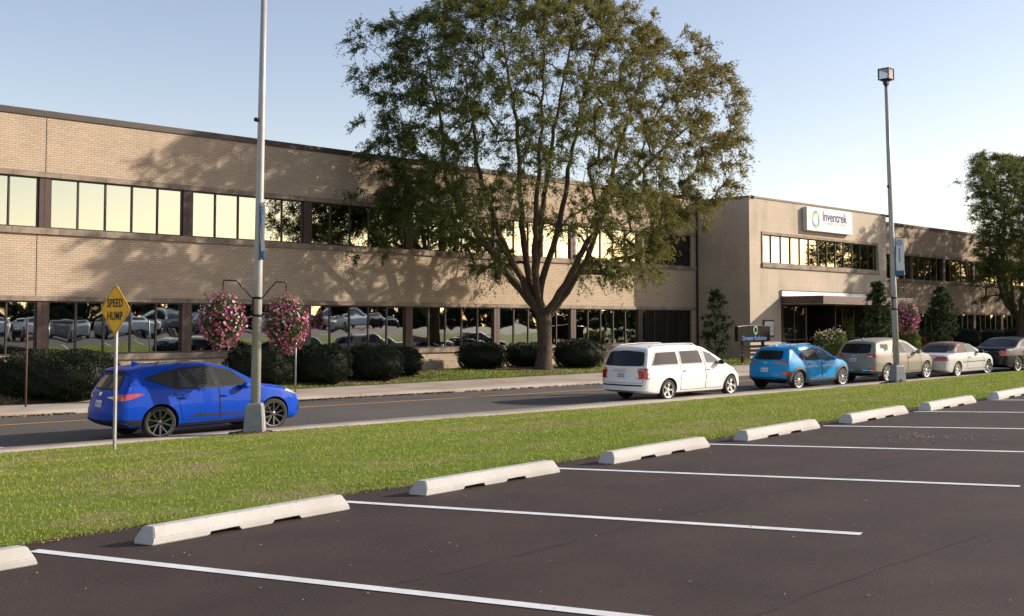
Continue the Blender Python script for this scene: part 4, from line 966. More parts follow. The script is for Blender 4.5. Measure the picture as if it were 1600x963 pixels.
# --- light blue small crossover
sk = dict(L=4.20, W=1.82, H=1.555, belt=.99, tumble=.40, wx=(.80, 3.38), r=.335, rimk=.70, flare=.02, gap=.04, crear=.24, cfront=.36,
  top=[(0, .48), (.0, .62), (.05, .74), (.07, .98), (.13, 1.05), (.42, 1.36), (.50, 1.44), (.9, 1.51), (1.5, 1.545), (2.0, 1.53), (2.4, 1.45), (3.0, 1.09), (3.15, 1.03), (3.65, .96), (3.98, .84), (4.12, .72), (4.2, .55)],
  bot=[(0, .40), (.2, .28), (.5, .22), (3.7, .22), (4.2, .34)], plate=.70, mirror=(2.62, 1.0), fin=.72, handle_z=.875, plband=M['green_ink'],
  rearglass=sym([(0, 1.06), (.58, 1.07), (.52, 1.34), (0, 1.355)]), windscreen=[(2.42, -.48), (2.98, -.62), (3.06, 0), (2.98, .62), (2.42, .48), (2.36, 0)], rails=(.75, 2.0), railmat=M['pedestal'], rimmat=mat('silver_alloy', (.62, .62, .62), .3, .8))
ring = lambda cx, cz, r0, r1, a0, a1: [(cx+r1*math.cos(rad(a0+(a1-a0)*i/16)), cz+r1*math.sin(rad(a0+(a1-a0)*i/16))) for i in range(17)]+[(cx+r0*math.cos(rad(a1-(a1-a0)*i/16)), cz+r0*math.sin(rad(a1-(a1-a0)*i/16))) for i in range(17)]
clad = mat('grey_cladding', (.065, .062, .060), .6)
sk['extra'] = [('wheel_arch_trim', [(d, ring(cx, .335, .36, .47, -15, 195))], clad, .010) for d in (1, -1) for cx in (.80, 3.38)]
sk['extra'] += [('sill_trim', [(d, [(1.18, .15), (3.0, .15), (3.0, .34), (2.9, .37), (1.4, .35), (1.18, .40)]) for d in (1, -1)], clad, .006),
  ('sill_garnish', [(d, [(1.35, .335), (2.85, .35), (2.95, .40), (2.80, .385), (1.5, .365)]) for d in (1, -1)], M['stonetrim'], .012),
  ('lower_bumper', [('rear', [(-.95, .15), (.95, .15), (.95, .42), (.6, .40), (.4, .45), (-.4, .45), (-.6, .40), (-.95, .42)]), (1, [(-.1, .15), (.45, .15), (.40, .66), (.22, .66), (.20, .44), (-.1, .44)]), (-1, [(-.1, .15), (.45, .15), (.40, .66), (.22, .66), (.20, .44), (-.1, .44)])], M['black'], .006),
  ('rear_badge', [('rear', [(.05, .93), (-.05, .93), (-.06, .97), (.06, .97)])], M['chrome'], .012)]
lb = paint('light_blue', (.008, .25, .56), .25, .3)
lt = []
for d in (1, -1):
    lt.append(('taillight', [('rear', [(d*.34, .945), (d*.82, .915), (d*.86, .965), (d*.80, 1.0), (d*.40, .985)]), (d, [(.05, .915), (.20, .94), (.12, .99), (.05, 1.0)])], M['redlens']))
    lt.append(('lower_taillight', [('rear', [(d*.66, .53), (d*.9, .53), (d*.88, .68), (d*.68, .62)])], M['redlens']))
    lt.append(('headlight', [(d, [(3.72, .62), (4.0, .60), (3.98, .74), (3.80, .76)])], M['clearlens']))
loc, yaw = car_at((1248, 609.5), (1314, 604), sk)
doorsK = [[(1.16, .95), (1.26, .78), (1.30, .40), (2.10, .38), (2.10, .98), (1.98, 1.42), (1.40, 1.38)], [(2.12, .38), (2.92, .38), (2.95, .60), (2.90, .94), (2.68, 1.03), (2.36, 1.34), (2.0, 1.42), (2.12, .98)]]
winsK = [([(.88, 1.12), (1.10, 1.02), (1.13, 1.30)], GM), ([(1.19, 1.02), (2.04, 1.02), (1.92, 1.395), (1.24, 1.36)], GM), ([(2.16, 1.02), (2.70, 1.03), (2.70, 1.07), (2.38, 1.29), (2.04, 1.395)], GL)]
build_car(sk, lb, 'light blue small crossover with grey plastic wheel arches parked right of the white minivan', loc, yaw, rim_spokes(10, .018, .034, 0, .015), lt, doorsK, winsK)
# --- beige crossover
se = dict(L=4.65, W=1.85, H=1.66, belt=1.05, tumble=.38, wx=(.98, 3.70), r=.36, rimk=.68, flare=.018, gap=.045, crear=.20, cfront=.36,
  top=[(0, .48), (.0, .64), (.05, .72), (.07, 1.04), (.13, 1.12), (.42, 1.46), (.50, 1.54), (.9, 1.61), (1.6, 1.65), (2.2, 1.64), (2.65, 1.54), (3.35, 1.15), (3.5, 1.09), (4.05, 1.02), (4.4, .90), (4.57, .76), (4.65, .58)],
  bot=[(0, .40), (.2, .28), (.6, .22), (4.2, .22), (4.65, .34)], plate=.86, mirror=(2.92, 1.07), fin=.80, handle_z=.92, finmat=M['black'],
  rearglass=sym([(0, 1.13), (.62, 1.14), (.56, 1.45), (0, 1.47)]), windscreen=[(2.68, -.50), (3.32, -.66), (3.42, 0), (3.32, .66), (2.68, .50), (2.62, 0)], rimmat=mat('polished_alloy', (.72, .72, .72), .28, .8))
se['extra'] = [('lower_bumper', [('rear', [(-.95, .15), (.95, .15), (.95, .44), (-.95, .44)]), (1, [(-.1, .15), (.58, .15), (.58, .44), (-.1, .46)]), (-1, [(-.1, .15), (.58, .15), (.58, .44), (-.1, .46)])], M['black'], .006),
  ('bumper_trim', [('rear', [(-.80, .475), (.80, .475), (.80, .50), (-.80, .50)])], M['chrome'], .008), ('sill_trim', [(d, [(1.40, .15), (3.28, .15), (3.28, .34), (1.40, .33)]) for d in (1, -1)], M['black'], .006),
  ('rear_badge', [('rear', [(.07, 1.01), (-.07, 1.01), (-.06, 1.04), (.06, 1.04)])], M['chrome'], .012)]
se['extra'].append(('pillar_trim', [(d, [(2.12, 1.50), (2.26, 1.505), (2.40, 1.10), (2.24, 1.09)]) for d in (1, -1)], M['black'], .0075))
bg_ = paint('beige', (.27, .24, .195), .55, .32)
lt = []
for d in (1, -1):
    lt.append(('taillight', [('rear', [(d*.42, .97), (d*.92, .96), (d*.92, 1.09), (d*.62, 1.05)]), (d, [(.0, .95), (.30, .99), (.24, 1.08), (.0, 1.09)])], M['redlens']))
    lt.append(('reverse_light', [('rear', [(d*.60, .985), (d*.74, .985), (d*.74, 1.03), (d*.62, 1.03)])], M['clearlens']))
    lt.append(('rear_reflector', [('rear', [(d*.62, .51), (d*.84, .51), (d*.84, .56), (d*.62, .56)])], M['redlens']))
    lt.append(('headlight', [(d, [(4.1, .88), (4.48, .74), (4.52, .82), (4.2, .95)])], M['clearlens']))
loc, yaw = car_at((1389, 598), (1443, 593.5), se)
doorsE = [[(1.26, 1.03), (1.36, .85), (1.46, .42), (2.32, .40), (2.32, 1.04), (2.20, 1.52), (1.66, 1.48)], [(2.34, .40), (3.24, .40), (3.26, .62), (3.22, 1.0), (2.98, 1.09), (2.62, 1.44), (2.22, 1.53), (2.34, 1.04)]]
winsE = [([(.66, 1.16), (1.12, 1.24), (1.24, 1.44), (.76, 1.44)], GM), ([(1.38, 1.12), (2.26, 1.10), (2.14, 1.50), (1.66, 1.46)], GM), ([(2.38, 1.10), (2.98, 1.11), (2.98, 1.15), (2.62, 1.39), (2.26, 1.50)], GL)]
beige = build_car(se, bg_, 'beige crossover car standing behind the right lamp post', loc, yaw, rim_spokes(7, .035, .06, 0, .02), lt, doorsE, winsE)
# --- silver convertible with brown top
sc_ = dict(L=4.84, W=1.78, H=1.39, belt=.95, tumble=.42, wx=(1.12, 3.82), r=.32, rimk=.68, flare=.012, gap=.035, crear=.26, cfront=.46, steer=rad(-16),
  top=[(0, .46), (.0, .62), (.05, .80), (.12, .90), (.35, .945), (.85, .985), (1.35, 1.30), (1.55, 1.365), (2.1, 1.385), (2.55, 1.33), (3.25, .99), (3.4, .95), (4.0, .88), (4.45, .78), (4.7, .66), (4.84, .48)],
  bot=[(0, .34), (.3, .25), (.6, .20), (4.3, .18), (4.84, .28)], plate=.70, mirror=(2.88, .96), handle_z=.80, mirrormat=M['black'],
  rearglass=sym([(0, 1.02), (.52, 1.02), (.42, 1.23), (0, 1.25)]), windscreen=[(2.58, -.48), (3.2, -.62), (3.3, 0), (3.2, .62), (2.58, .48), (2.52, 0)], rimmat=mat('bright_rim', (.74, .74, .74), .28, .8), rg=GM)
soft = mat('brown_fabric_top', (.16, .105, .08), .9); noise_ = noise(soft, 120, 2); bump(soft, noise_.outputs[0], .3, .003)
sc_['extra'] = [('fabric_top', [('top', [(.98, -.66), (1.3, -.72), (2.52, -.62), (2.52, .62), (1.3, .72), (.98, .66)]), (1, [(.95, .985), (1.98, .985), (1.98, 1.42), (1.3, 1.40)]), (-1, [(.95, .985), (1.98, .985), (1.98, 1.42), (1.3, 1.40)])], soft, .005),
  ('rub_strip', [(d, [(1.50, .60), (3.48, .60), (3.48, .625), (1.50, .625)]) for d in (1, -1)], M['black'], .010), ('rear_badge', [('rear', [(.32, .60), (-.32, .60), (-.32, .82), (.32, .82)])], M['black'], .004)]
sil = paint('silver', (.50, .49, .47), .6, .3)
lt = []
for d in (1, -1):
    lt.append(('taillight', [('rear', [(d*.38, .70), (d*.90, .70), (d*.90, .84), (d*.46, .86)]), (d, [(-.0, .70), (.26, .71), (.30, .82), (.0, .84)])], M['redlens']))
    lt.append(('headlight', [(d, [(4.3, .68), (4.62, .58), (4.66, .66), (4.4, .76)])], M['clearlens']))
loc, yaw = car_at((1498, 590), (1540, 586), sc_)
build_car(sc_, sil, 'silver convertible with a brown fabric top parked behind the beige crossover', loc, yaw, rim_spokes(7, .03, .06, 0, .02), lt, [[(1.90, .34), (3.34, .32), (3.36, .6), (3.30, .88), (2.92, .98), (1.96, .98)]], [([(2.02, 1.0), (2.90, .995), (2.60, 1.23), (2.30, 1.32), (2.02, 1.335)], GL)])
# --- black sedan
sd_ = dict(L=5.04, W=1.90, H=1.49, belt=1.02, tumble=.40, wx=(1.10, 4.15), r=.355, rimk=.72, flare=.014, gap=.035, crear=.14, cfront=.28,
  top=[(0, .48), (.0, .66), (.03, .98), (.10, 1.04), (.70, 1.075), (.95, 1.10), (1.55, 1.38), (1.85, 1.455), (2.4, 1.485), (2.9, 1.44), (3.55, 1.12), (3.75, 1.06), (4.4, 1.0), (4.85, .90), (4.98, .80), (5.04, .55)],
  bot=[(0, .36), (.3, .26), (.6, .20), (4.5, .18), (5.04, .26)], plate=.62, mirror=(3.20, 1.04), handle_z=.88,
  rearglass=sym([(0, 1.135), (.62, 1.135), (.50, 1.38), (0, 1.40)]), windscreen=[(2.95, -.5), (3.5, -.64), (3.6, 0), (3.5, .64), (2.95, .5), (2.88, 0)], rimmat=M['chrome'])
sd_['extra'] = [('rear_badge', [('rear', [(.16, .90), (-.16, .90), (-.16, .92), (.16, .92)])], M['chrome'], .012), ('sill_trim', [(d, [(1.55, .26), (3.7, .25), (3.7, .275), (1.55, .285)]) for d in (1, -1)], M['chrome'], .010)]
bk = paint('black', (.010, .011, .014), .3, .25)
lt = []
for d in (1, -1):
    lt.append(('taillight', [('rear', [(d*.70, .74), (d*.94, .74), (d*.92, .96), (d*.74, .97)]), (d, [(-.0, .74), (.12, .74), (.16, .97), (.0, .97)])], M['redlens']))
    lt.append(('headlight', [(d, [(4.6, .74), (4.95, .72), (4.95, .84), (4.7, .88)])], M['clearlens']))
winsD = [([(1.42, 1.10), (2.30, 1.08), (2.30, 1.40), (1.82, 1.37)], GM), ([(2.36, 1.08), (3.20, 1.07), (2.85, 1.33), (2.36, 1.40)], GM)]
doorsD = [[(1.38, 1.04), (1.48, .80), (1.58, .36), (2.34, .34), (2.34, 1.04), (2.30, 1.44), (1.80, 1.42)], [(2.36, .34), (3.55, .34), (3.58, .6), (3.50, 1.0), (3.22, 1.08), (2.85, 1.38), (2.36, 1.44)]]
loc, yaw = car_at((1591, 582), (1640, 578), sd_)
sedan = build_car(sd_, bk, 'black sedan cut off by the right edge of the photograph', loc, yaw, rim_spokes(9, .03, .05, 0, .02), lt, doorsD, winsD)
# --- cars standing in the rest of the lot, seen mirrored in the ground-floor windows
cm = {}
for c in bpy.data.objects:
    if c.parent: cm.setdefault(c.parent.name, []).append(c)
pal = dict(white=white, silver=sil, black=bk, red=paint('red', (.22, .012, .015), .3, .3), grey=paint('grey', (.14, .15, .16), .5, .3), navy=paint('navy', (.02, .04, .11), .4, .3), beige=bg_)
roots = {o.name.split('.')[0]+str(o['label'])[:6]: o for o in bpy.data.objects if o.get('category') in ('car', 'minivan')}
src = dict(sedan=sedan.root, cross=beige.root, conv=None, van=cv.root)
names = {'sedan': 'sedan', 'cross': 'crossover', 'van': 'minivan'}
k = 0
row = [('sedan', 'silver'), ('cross', 'black'), ('cross', 'white'), ('sedan', 'grey'), ('sedan', 'white'), ('van', 'silver'), ('cross', 'navy'), ('sedan', 'silver'), ('cross', 'grey'), ('sedan', 'black'), ('cross', 'silver'), ('sedan', 'red'), ('van', 'white'),
       ('sedan', 'silver'), ('cross', 'white'), ('sedan', 'navy'), ('cross', 'black'), ('sedan', 'white'), ('cross', 'red'), ('sedan', 'grey'), ('cross', 'silver'), ('sedan', 'white'), ('cross', 'grey'), ('sedan', 'silver')]
for r_i, (Yr, face, x0) in enumerate(((-7.5, PI/2+rad(17), 1.5), (-13.6, -PI/2+rad(17), 0.0))):
    for i in range(22):
        x = x0+2.85*i
        kind, colr = row[(i*5+r_i*7) % len(row)]
        if (i*7+r_i*3) % 9 == 4 or abs(x) < 3.4 and Yr > -8: continue
        c = copy_tree(src[kind], None, pal[colr], cm); y = Yr+random.uniform(-.25, .25); c.location = (x, y, float(lotz(x, y))+.006); c.rotation_euler = (0, 0, face+random.uniform(-.03, .03))
        side = 'front' if r_i == 0 else 'back'
        c['label'] = '%s %s mirrored in the ground-floor windows, parked in the %s row of the lot' % (colr, names[kind], side)
        c['category'] = 'minivan' if kind == 'van' else 'car'; c['group'] = 'cars in the lot mirrored in the windows'; k += 1
# ------------------------------------------------------------------ vegetation
def unit(v): return v/np.maximum(np.linalg.norm(v, axis=-1, keepdims=True), 1e-9)
def leaf_quads(C, D, length, width, rng, flat=None):
    """small pointed leaves: centres C, growth directions D -> vertices, quads"""
    n = len(C); D = unit(D); A = unit(np.cross(D, unit(rng.normal(size=(n, 3)))))
    if flat is not None: A = unit(A*(1-flat)+np.cross(D, np.array([0, 0, 1.]))*flat)
    l = (length*rng.uniform(.7, 1.3, (n, 1))); w_ = width*rng.uniform(.7, 1.3, (n, 1))
    B = unit(np.cross(D, A))
    V = np.stack([C-D*l*.5, C+A*w_*.5+B*w_*.1, C+D*l*.5, C-A*w_*.5+B*w_*.1], 1).reshape(-1, 3)
    return V, np.arange(4*n).reshape(-1, 4)
def tree(name, base, trunkH, limbs, crown_pts, r0, rng, leafm, barkm, nleaf, leaf_l, leaf_w, tintfn, label, cat='tree', group=None, droop=.5, spray=.9, k2=.42):
    """limbs: polylines (with radii) grown by hand; crown_pts: attractor points, joined to the nearest limb by bent branches"""
    nodes_ = []; par = []; tips = []
    def add(p, pa): nodes_.append(np.array(p, float)); par.append(pa); return len(nodes_)-1
    r = add((0, 0, -.3), -1); prev = r
    for z in np.linspace(.1, trunkH, 8): prev = add((.04*math.sin(z*2), .04*math.cos(z*1.7)-.04, z), prev)
    fork = prev
    limbR = {}
    for L_ in limbs:
        first = len(nodes_); prev = fork; p0 = nodes_[fork]; pts = [p0]+[np.array(q, float) for q in L_]
        # catmull subdivision with a little wander
        for i in range(len(pts)-1):
            a = pts[max(i-1, 0)]; b = pts[i]; c = pts[i+1]; d = pts[min(i+2, len(pts)-1)]; m_ = max(2, int(np.linalg.norm(c-b)/.45))
            for j in range(1, m_+1):
                t = j/m_; q = .5*((2*b)+(-a+c)*t+(2*a-5*b+4*c-d)*t*t+(-a+3*b-3*c+d)*t**3); prev = add(q+rng.normal(0, .035, 3)*(1 if j < m_ else .3), prev)
        for i in range(first, len(nodes_)): limbR[i] = r0*.50*(1-(i-first)/(len(nodes_)-first))**.8
    order = np.argsort(np.linalg.norm(crown_pts-np.array([0, 0, trunkH+1.5]), axis=1))
    for oi in order:
        t = crown_pts[oi]; N_ = np.array(nodes_[fork+1:]) ; d = N_-t; dist = np.linalg.norm(d, axis=1)
        up = np.maximum(0, d[:, 2]); cost = dist+up*1.2; j = int(np.argmin(cost)); st = fork+1+j; p0 = nodes_[st]; ln = dist[j]
        if ln < .25: tips.append((st, t)); continue
        m_ = max(2, int(ln/.38)); prev = st; out = unit((t-p0)*np.array([1, 1, .3])); mid = (p0+t)/2+np.array([0, 0, .16*ln])+rng.normal(0, .07*ln, 3)
        for q in range(1, m_+1):
            s = q/m_; prev = add(p0*(1-s)**2+mid*2*s*(1-s)+t*s*s+rng.normal(0, .02, 3), prev)
        tips.append((prev, t))
    P = np.array(nodes_); par_ = np.array(par); nn = len(P); cnt = np.zeros(nn)
    kidc = np.zeros(nn, int)
    for i in range(1, nn): kidc[par_[i]] += 1
    area = np.where(kidc == 0, .0085**2, 0.0)
    for i in range(nn-1, 0, -1): area[par_[i]] += area[i]
    # radii follow the pipe rule, scaled so the trunk comes out right
    ex = math.log(r0/.0085)/max(1e-6, math.log(math.sqrt(area[fork])/.0085)); R = .0085*(np.sqrt(np.maximum(area, .0085**2))/.0085)**ex
    for i in range(fork+1): R[i] = r0*(1+.55*math.exp(-(max(0, P[i][2]))/.28)) if P[i][2] < trunkH*.8 else r0*(1+.10*(P[i][2]/trunkH))
    for i, v_ in limbR.items(): R[i] = max(R[i], v_)
    mb = MB()
    chains = {}; done = np.zeros(nn, bool); firstkid = {}
    for i in range(1, nn): firstkid.setdefault(par_[i], []).append(i)
    stack = [(0, [0])]
    def walk(i0, start):
        ch = start; i = i0
        while True:
            ks = firstkid.get(i, [])
            if not ks: break
            ks = sorted(ks, key=lambda q: -R[q])
            for q in ks[1:]: todo.append((q, [i, q]))
            ch.append(ks[0]); i = ks[0]
        return ch
    todo = [(0, [0])]
    while todo:
        i0, st = todo.pop(); ch = walk(i0, st)
        if len(ch) < 2: continue
        rs = [float(R[q]) for q in ch]; 
        if ch[0] != 0: rs[0] = rs[1]
        mb.tube([P[q] for q in ch], rs, 14 if rs[1] > .2 else 8 if rs[1] > .05 else 5 if rs[1] > .02 else 3, 0, False)
    root = empty(name, base); tag(root, label, cat, group)
    mb.build('trunk', barkm, root)
    # leaf sprays: short drooping twigs with leaves along them
    T = np.array([P[i] for i, _ in tips]); per = max(1, nleaf//(len(T)*10)); C = []; D = []
    cen = np.array([0, 0, crown_pts[:, 2].mean()-1.0])
    out = unit((T-cen)*np.array([1, 1, .5]))
    for s in range(10):
        off = unit(out*.9+rng.normal(0, .8, T.shape)+np.array([0, 0, -.05])); ln = rng.uniform(.35, 1.0, (len(T), 1))*spray
        for q in range(per):
            t = rng.uniform(.05, 1, (len(T), 1)); p = T+off*ln*t+np.array([0, 0, -1])*droop*(ln*t)**2*rng.uniform(.6, 1.3, (len(T), 1))
            dd = off+np.array([0, 0, -1.])*droop*1.6*ln*t; C.append(p+rng.normal(0, .05*spray, p.shape)); D.append(unit(dd)+rng.normal(0, .55, p.shape))
    C = np.concatenate(C); D = np.concatenate(D); V, Fc = leaf_quads(C, D, leaf_l, leaf_w, rng)
    tint = np.clip(tintfn(C)+rng.normal(0, .16, len(C)), 0, 1)
    me = mesh_np('crown', V, Fc, [leafm], tint=tint); link('crown', me, root); return root
rng = np.random.default_rng(11)
tb = at(849, 579); sT = px_scale(tb)
def loc_(u, v, b):   # photograph point at depth offset b behind the trunk -> local coordinates
    d = float(np.dot(np.array(tb), F_))+b; a = (u-800)/FPX*d-float(np.dot(np.array(tb), R_)); z = -(v-507)/FPX*d-tb.z
    return R_*a+F_*b+Z_*z
limbs = [
 [loc_(800, 440, .0), loc_(770, 395, -.3), loc_(735, 350, -.8), loc_(700, 290, -1.5), loc_(690, 200, -2.2), loc_(670, 110, -2.8), loc_(665, 60, -3)],
 [loc_(795, 430, -.6), loc_(760, 385, -1.4), loc_(722, 368, -2.0), loc_(705, 335, -2.6), loc_(640, 300, -3.4), loc_(590, 250, -4.2)],
 [loc_(826, 430, .3), loc_(818, 380, .4), loc_(812, 300, .4), loc_(808, 200, .2), loc_(790, 90, 0), loc_(780, 10, 0)],
 [loc_(838, 440, .5), loc_(842, 390, 1.0), loc_(850, 320, 1.4), loc_(862, 230, 1.5), loc_(880, 130, 1.2), loc_(900, 30, 1)],
 [loc_(845, 450, -.4), loc_(860, 400, -1.2), loc_(880, 320, -2.0), loc_(895, 230, -2.8), loc_(915, 140, -3.4), loc_(935, 60, -3.6)],
 [loc_(868, 482, .1), loc_(896, 440, -.2), loc_(925, 385, -.6), loc_(950, 320, -1.0), loc_(1000, 270, -1.6), loc_(1050, 220, -2.2), loc_(1105, 170, -2.4)],
 [loc_(868, 470, -.8), loc_(900, 415, -2.0), loc_(935, 350, -3.4), loc_(960, 260, -4.6), loc_(990, 160, -5.2), loc_(1010, 80, -5.4)],
 [loc_(806, 420, -1.0), loc_(775, 350, -2.4), loc_(750, 270, -3.6), loc_(735, 170, -4.6), loc_(720, 80, -5.0)],
 [loc_(835, 420, -1.2), loc_(838, 340, -3.0), loc_(842, 240, -4.6), loc_(850, 140, -5.8), loc_(850, 60, -6.2)],
]
# crown outline of the photograph (lateral extent by height), used with a rounded depth
vy = np.array([-35, 0, 40, 90, 140, 190, 240, 290, 330, 370, 410, 445])
xl = np.array([790, 690, 560, 562, 575, 566, 575, 560, 590, 640, 730, 745])
xr = np.array([870, 955, 1062, 1105, 1130, 1145, 1138, 1128, 1090, 1065, 1055, 1030])
pts = []
while len(pts) < 1500:
    v = rng.uniform(-35, 440); l = np.interp(v, vy, xl)+22; r_ = np.interp(v, vy, xr)-22; l -= 16*math.sin(v*.061)+14*math.sin(v*.17+1); r_ += 18*math.sin(v*.055+2)+15*math.sin(v*.15); u = rng.uniform(l, r_); c_ = (l+r_)/2; hw_ = (r_-l)/2
    q = (u-c_)/hw_; dm_ = 8.8*math.sqrt(max(0, 1-q*q))*float(np.interp(v, [-35, 60, 200, 330, 440], [.45, .8, 1, .9, .6])); b = rng.uniform(-1, .75); b = b*dm_
    bmax = (WALLY-tb.y-.75+R_[1]*-1*0-R_[1]*(loc_(u, v, 0)@R_))/F_[1]
    if b > bmax: b = rng.uniform(-dm_, bmax) if bmax > -dm_ else bmax-.3-rng.uniform(0, 1.5)
    if rng.uniform() > .30+.70*max(abs(b)/(dm_+.01), abs(q)): continue
    if v > 340 and rng.uniform() < .50*min(1, (v-340)/80)+.05 : continue
    if v > 360 and 800 < u < 905 : continue
    if v > 260 and 730 < u < 940 and rng.uniform() < .35: continue
    p = loc_(u, v, b)
    if p[1] > WALLY-tb.y-.75: continue
    # open gaps between the limb systems
    g = math.sin(p[0]*1.15+1.3)*math.sin(p[1]*1.0+.5)*math.sin(p[2]*1.25)
    if g > .42: continue
    if math.sin(p[0]*2.9)*math.sin(p[1]*2.6+1)*math.sin(p[2]*3.1+2) > .45: continue
    pts.append(p)
wisps = [loc_(float(np.interp(v, vy, xl if q < .5 else xr))+rng.uniform(-26, 10)*(1 if q < .5 else -1), v, -rng.uniform(0, 4)) for v, q in zip(rng.uniform(-30, 360, 120), rng.uniform(size=120))]
wisps = [q for q in wisps if q[1] < WALLY-tb.y-.75]
extra = wisps+[loc_(u, v, b) for u, v, b in ((755, 420, -3), (775, 432, -3.2), (740, 415, -3), (790, 405, -2.8), (900, 400, -3), (930, 410, -2.5), (1015, 420, -3), (990, 400, -3), (1000, 430, -3), (560, 400, -5), (605, 395, -5), (1040, 380, -2), (1020, 350, -2), (1060, 330, -2), (545, 60, -2), (556, 110, -2.5), (570, 300, -5), (1150, 190, -2), (1158, 240, -2.4), (1155, 215, -3))]
crown = np.array(pts+extra)
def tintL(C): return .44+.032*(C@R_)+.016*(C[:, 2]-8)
big = tree('honey_locust_tree', tb, 2.35, limbs, crown, .33, rng, M['locust'], M['bark'], 315000, .155, .036, tintL, 'tall spreading honey locust tree in front of the long brick wall, between wall and sidewalk', 'tree', 'honey locust trees along the building', droop=.55, spray=.85)
# the second locust at the right edge and one beyond it (out of view, shading the far wing)
cm = {}
for c in bpy.data.objects:
    if c.parent: cm.setdefault(c.parent.name, []).append(c)
t2 = copy_tree(big, None, None, cm); X2 = 78.9; Y2 = float(31.2); t2.location = (X2, Y2, float(gz(X2, Y2))); t2.rotation_euler = (0, 0, rad(28)); t2.scale = (1.04, 1.04, .77)
t2['label'] = 'honey locust tree at the right edge of the photograph, shading the far wing'
t3 = copy_tree(big, None, None, cm); X3 = 92; Y3 = 30.0; t3.location = (X3, Y3, float(gz(X3, Y3))); t3.rotation_euler = (0, 0, rad(-40)); t3.scale = (.85, .85, .85)
t3['label'] = 'honey locust tree beyond the right edge of the photograph, farthest along the wing'
for i_, (xx, yy, rr_, ss, lab) in enumerate(((104, 25, 90, .9, 'honey locust tree outside the frame, mirrored in the windows of the far wing'), (117, 18, 200, .95, 'honey locust tree outside the frame, farthest to the right, mirrored in the far wing'), (104, 14.5, 140, .8, 'honey locust tree outside the frame, mirrored in the last panes of the entrance block'))):
    t_ = copy_tree(big, None, None, cm); t_.location = (xx, yy, float(gz(xx, yy))); t_.rotation_euler = (0, 0, rad(rr_)); t_.scale = (ss, ss, ss*.9); t_['label'] = lab
# bushes --------------------------------------------------------------
def bush(name, u0, u1, vt, vb, mt, label, cat='bush', n=9000, ll=.085, lw=.028, group=None, flat=.78, dy=0.0, tint=.35, depthk=.8, bumpy=.10, flowers=None, nf=0, fsz=.05):
    p = at_front((u0+u1)/2, vb-1, .8); s = px_scale(p); p = Vector((p.x, min(p.y+dy, WALLY-.9), p.z)); a = (u1-u0)/2/s; h = (507-vt)/s-p.z; b = max(a*depthk, .3)
    b = min(b, max(.5, WALLY-p.y-.15 if not (XB0 < p.x < XB1) else BLY-p.y-.15)) if p.y < WALLY else b
    rng = np.random.default_rng(int(u0*7+vt)); d = unit(rng.normal(size=(n, 3))); 
    lump = 1+bumpy*np.sin(d[:, 0]*5+u0)*np.sin(d[:, 1]*6+1)*np.cos(d[:, 2]*5)+.05*np.sin(d[:, 0]*13+d[:, 2]*11)+rng.normal(0, .022, n)
    rad_ = np.where(rng.uniform(size=n) < .75, 1.0, rng.uniform(.82, 1.0, n))*lump
    k = np.sign(d)*np.abs(d)**flat; P = k*rad_[:, None]*np.array([a, b, h/2]); 
    ang = PHI-PI/2; P2 = np.stack([P[:, 0]*math.cos(ang)-P[:, 1]*math.sin(ang), P[:, 0]*math.sin(ang)+P[:, 1]*math.cos(ang), P[:, 2]+h/2], 1)
    D = P2-np.array([0, 0, h*.3]); D = unit(D)+rng.normal(0, .55, D.shape)+np.array([0, 0, .35])
    V, Fc = leaf_quads(P2, D, ll, lw, rng); nv = len(V)
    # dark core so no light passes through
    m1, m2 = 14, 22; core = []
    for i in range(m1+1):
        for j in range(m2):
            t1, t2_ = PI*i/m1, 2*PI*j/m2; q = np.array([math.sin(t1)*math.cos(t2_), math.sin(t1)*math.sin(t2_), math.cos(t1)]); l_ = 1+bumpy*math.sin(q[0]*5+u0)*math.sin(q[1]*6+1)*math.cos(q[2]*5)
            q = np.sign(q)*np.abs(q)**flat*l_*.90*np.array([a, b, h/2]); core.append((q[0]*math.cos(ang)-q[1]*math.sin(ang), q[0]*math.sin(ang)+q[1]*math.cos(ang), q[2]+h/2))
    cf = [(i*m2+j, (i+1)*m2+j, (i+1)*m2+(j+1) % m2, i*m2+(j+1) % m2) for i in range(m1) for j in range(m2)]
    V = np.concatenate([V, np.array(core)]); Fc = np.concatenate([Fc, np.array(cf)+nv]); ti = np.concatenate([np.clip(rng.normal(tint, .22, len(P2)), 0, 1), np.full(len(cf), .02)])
    if flowers:
        r_ = empty(name, (p.x, p.y, p.z)); link('foliage', mesh_np('foliage', V, Fc, [mt], tint=ti), r_)
        sel = P2[(P2[:, 2] > h*.45)]; sel = sel[rng.permutation(len(sel))[:nf]]; fl = np.repeat(sel, 10, 0)*1.03+rng.normal(0, fsz, (len(sel)*10, 3))
        V, Fc = leaf_quads(fl, rng.normal(size=fl.shape), fsz*.75, fsz*.7, rng); fo = link('flowers', mesh_np('flowers', V, Fc, [flowers], tint=rng.uniform(0, 1, len(fl))), r_); fo['kind'] = 'stuff'; o = r_
    else: o = link(name, mesh_np(name, V, Fc, [mt], tint=ti)); o.location = p
    tag(o, label, cat, group); return o
Yg = 'clipped yew bushes along the wall'
bush('yew_bush', -30, 9, 566, 604, M['yew'], 'dark clipped bush cut off by the left edge of the photograph', n=4000, group=Yg, dy=.6)
bush('yew_bush', 12, 182, 547, 626, M['yew'], 'long dark clipped bush behind the yellow diamond sign', n=22000, group=Yg, dy=.3, tint=.42)
bush('yew_bush', 362, 462, 541, 606, M['yew'], 'dark clipped bush partly behind the left lamp post', n=12000, group=Yg, dy=.3)
bush('yew_bush', 464, 556, 538, 602, M['yew'], 'dark clipped bush below the right flower basket, right of the grey post', n=12000, group=Yg, dy=.3)
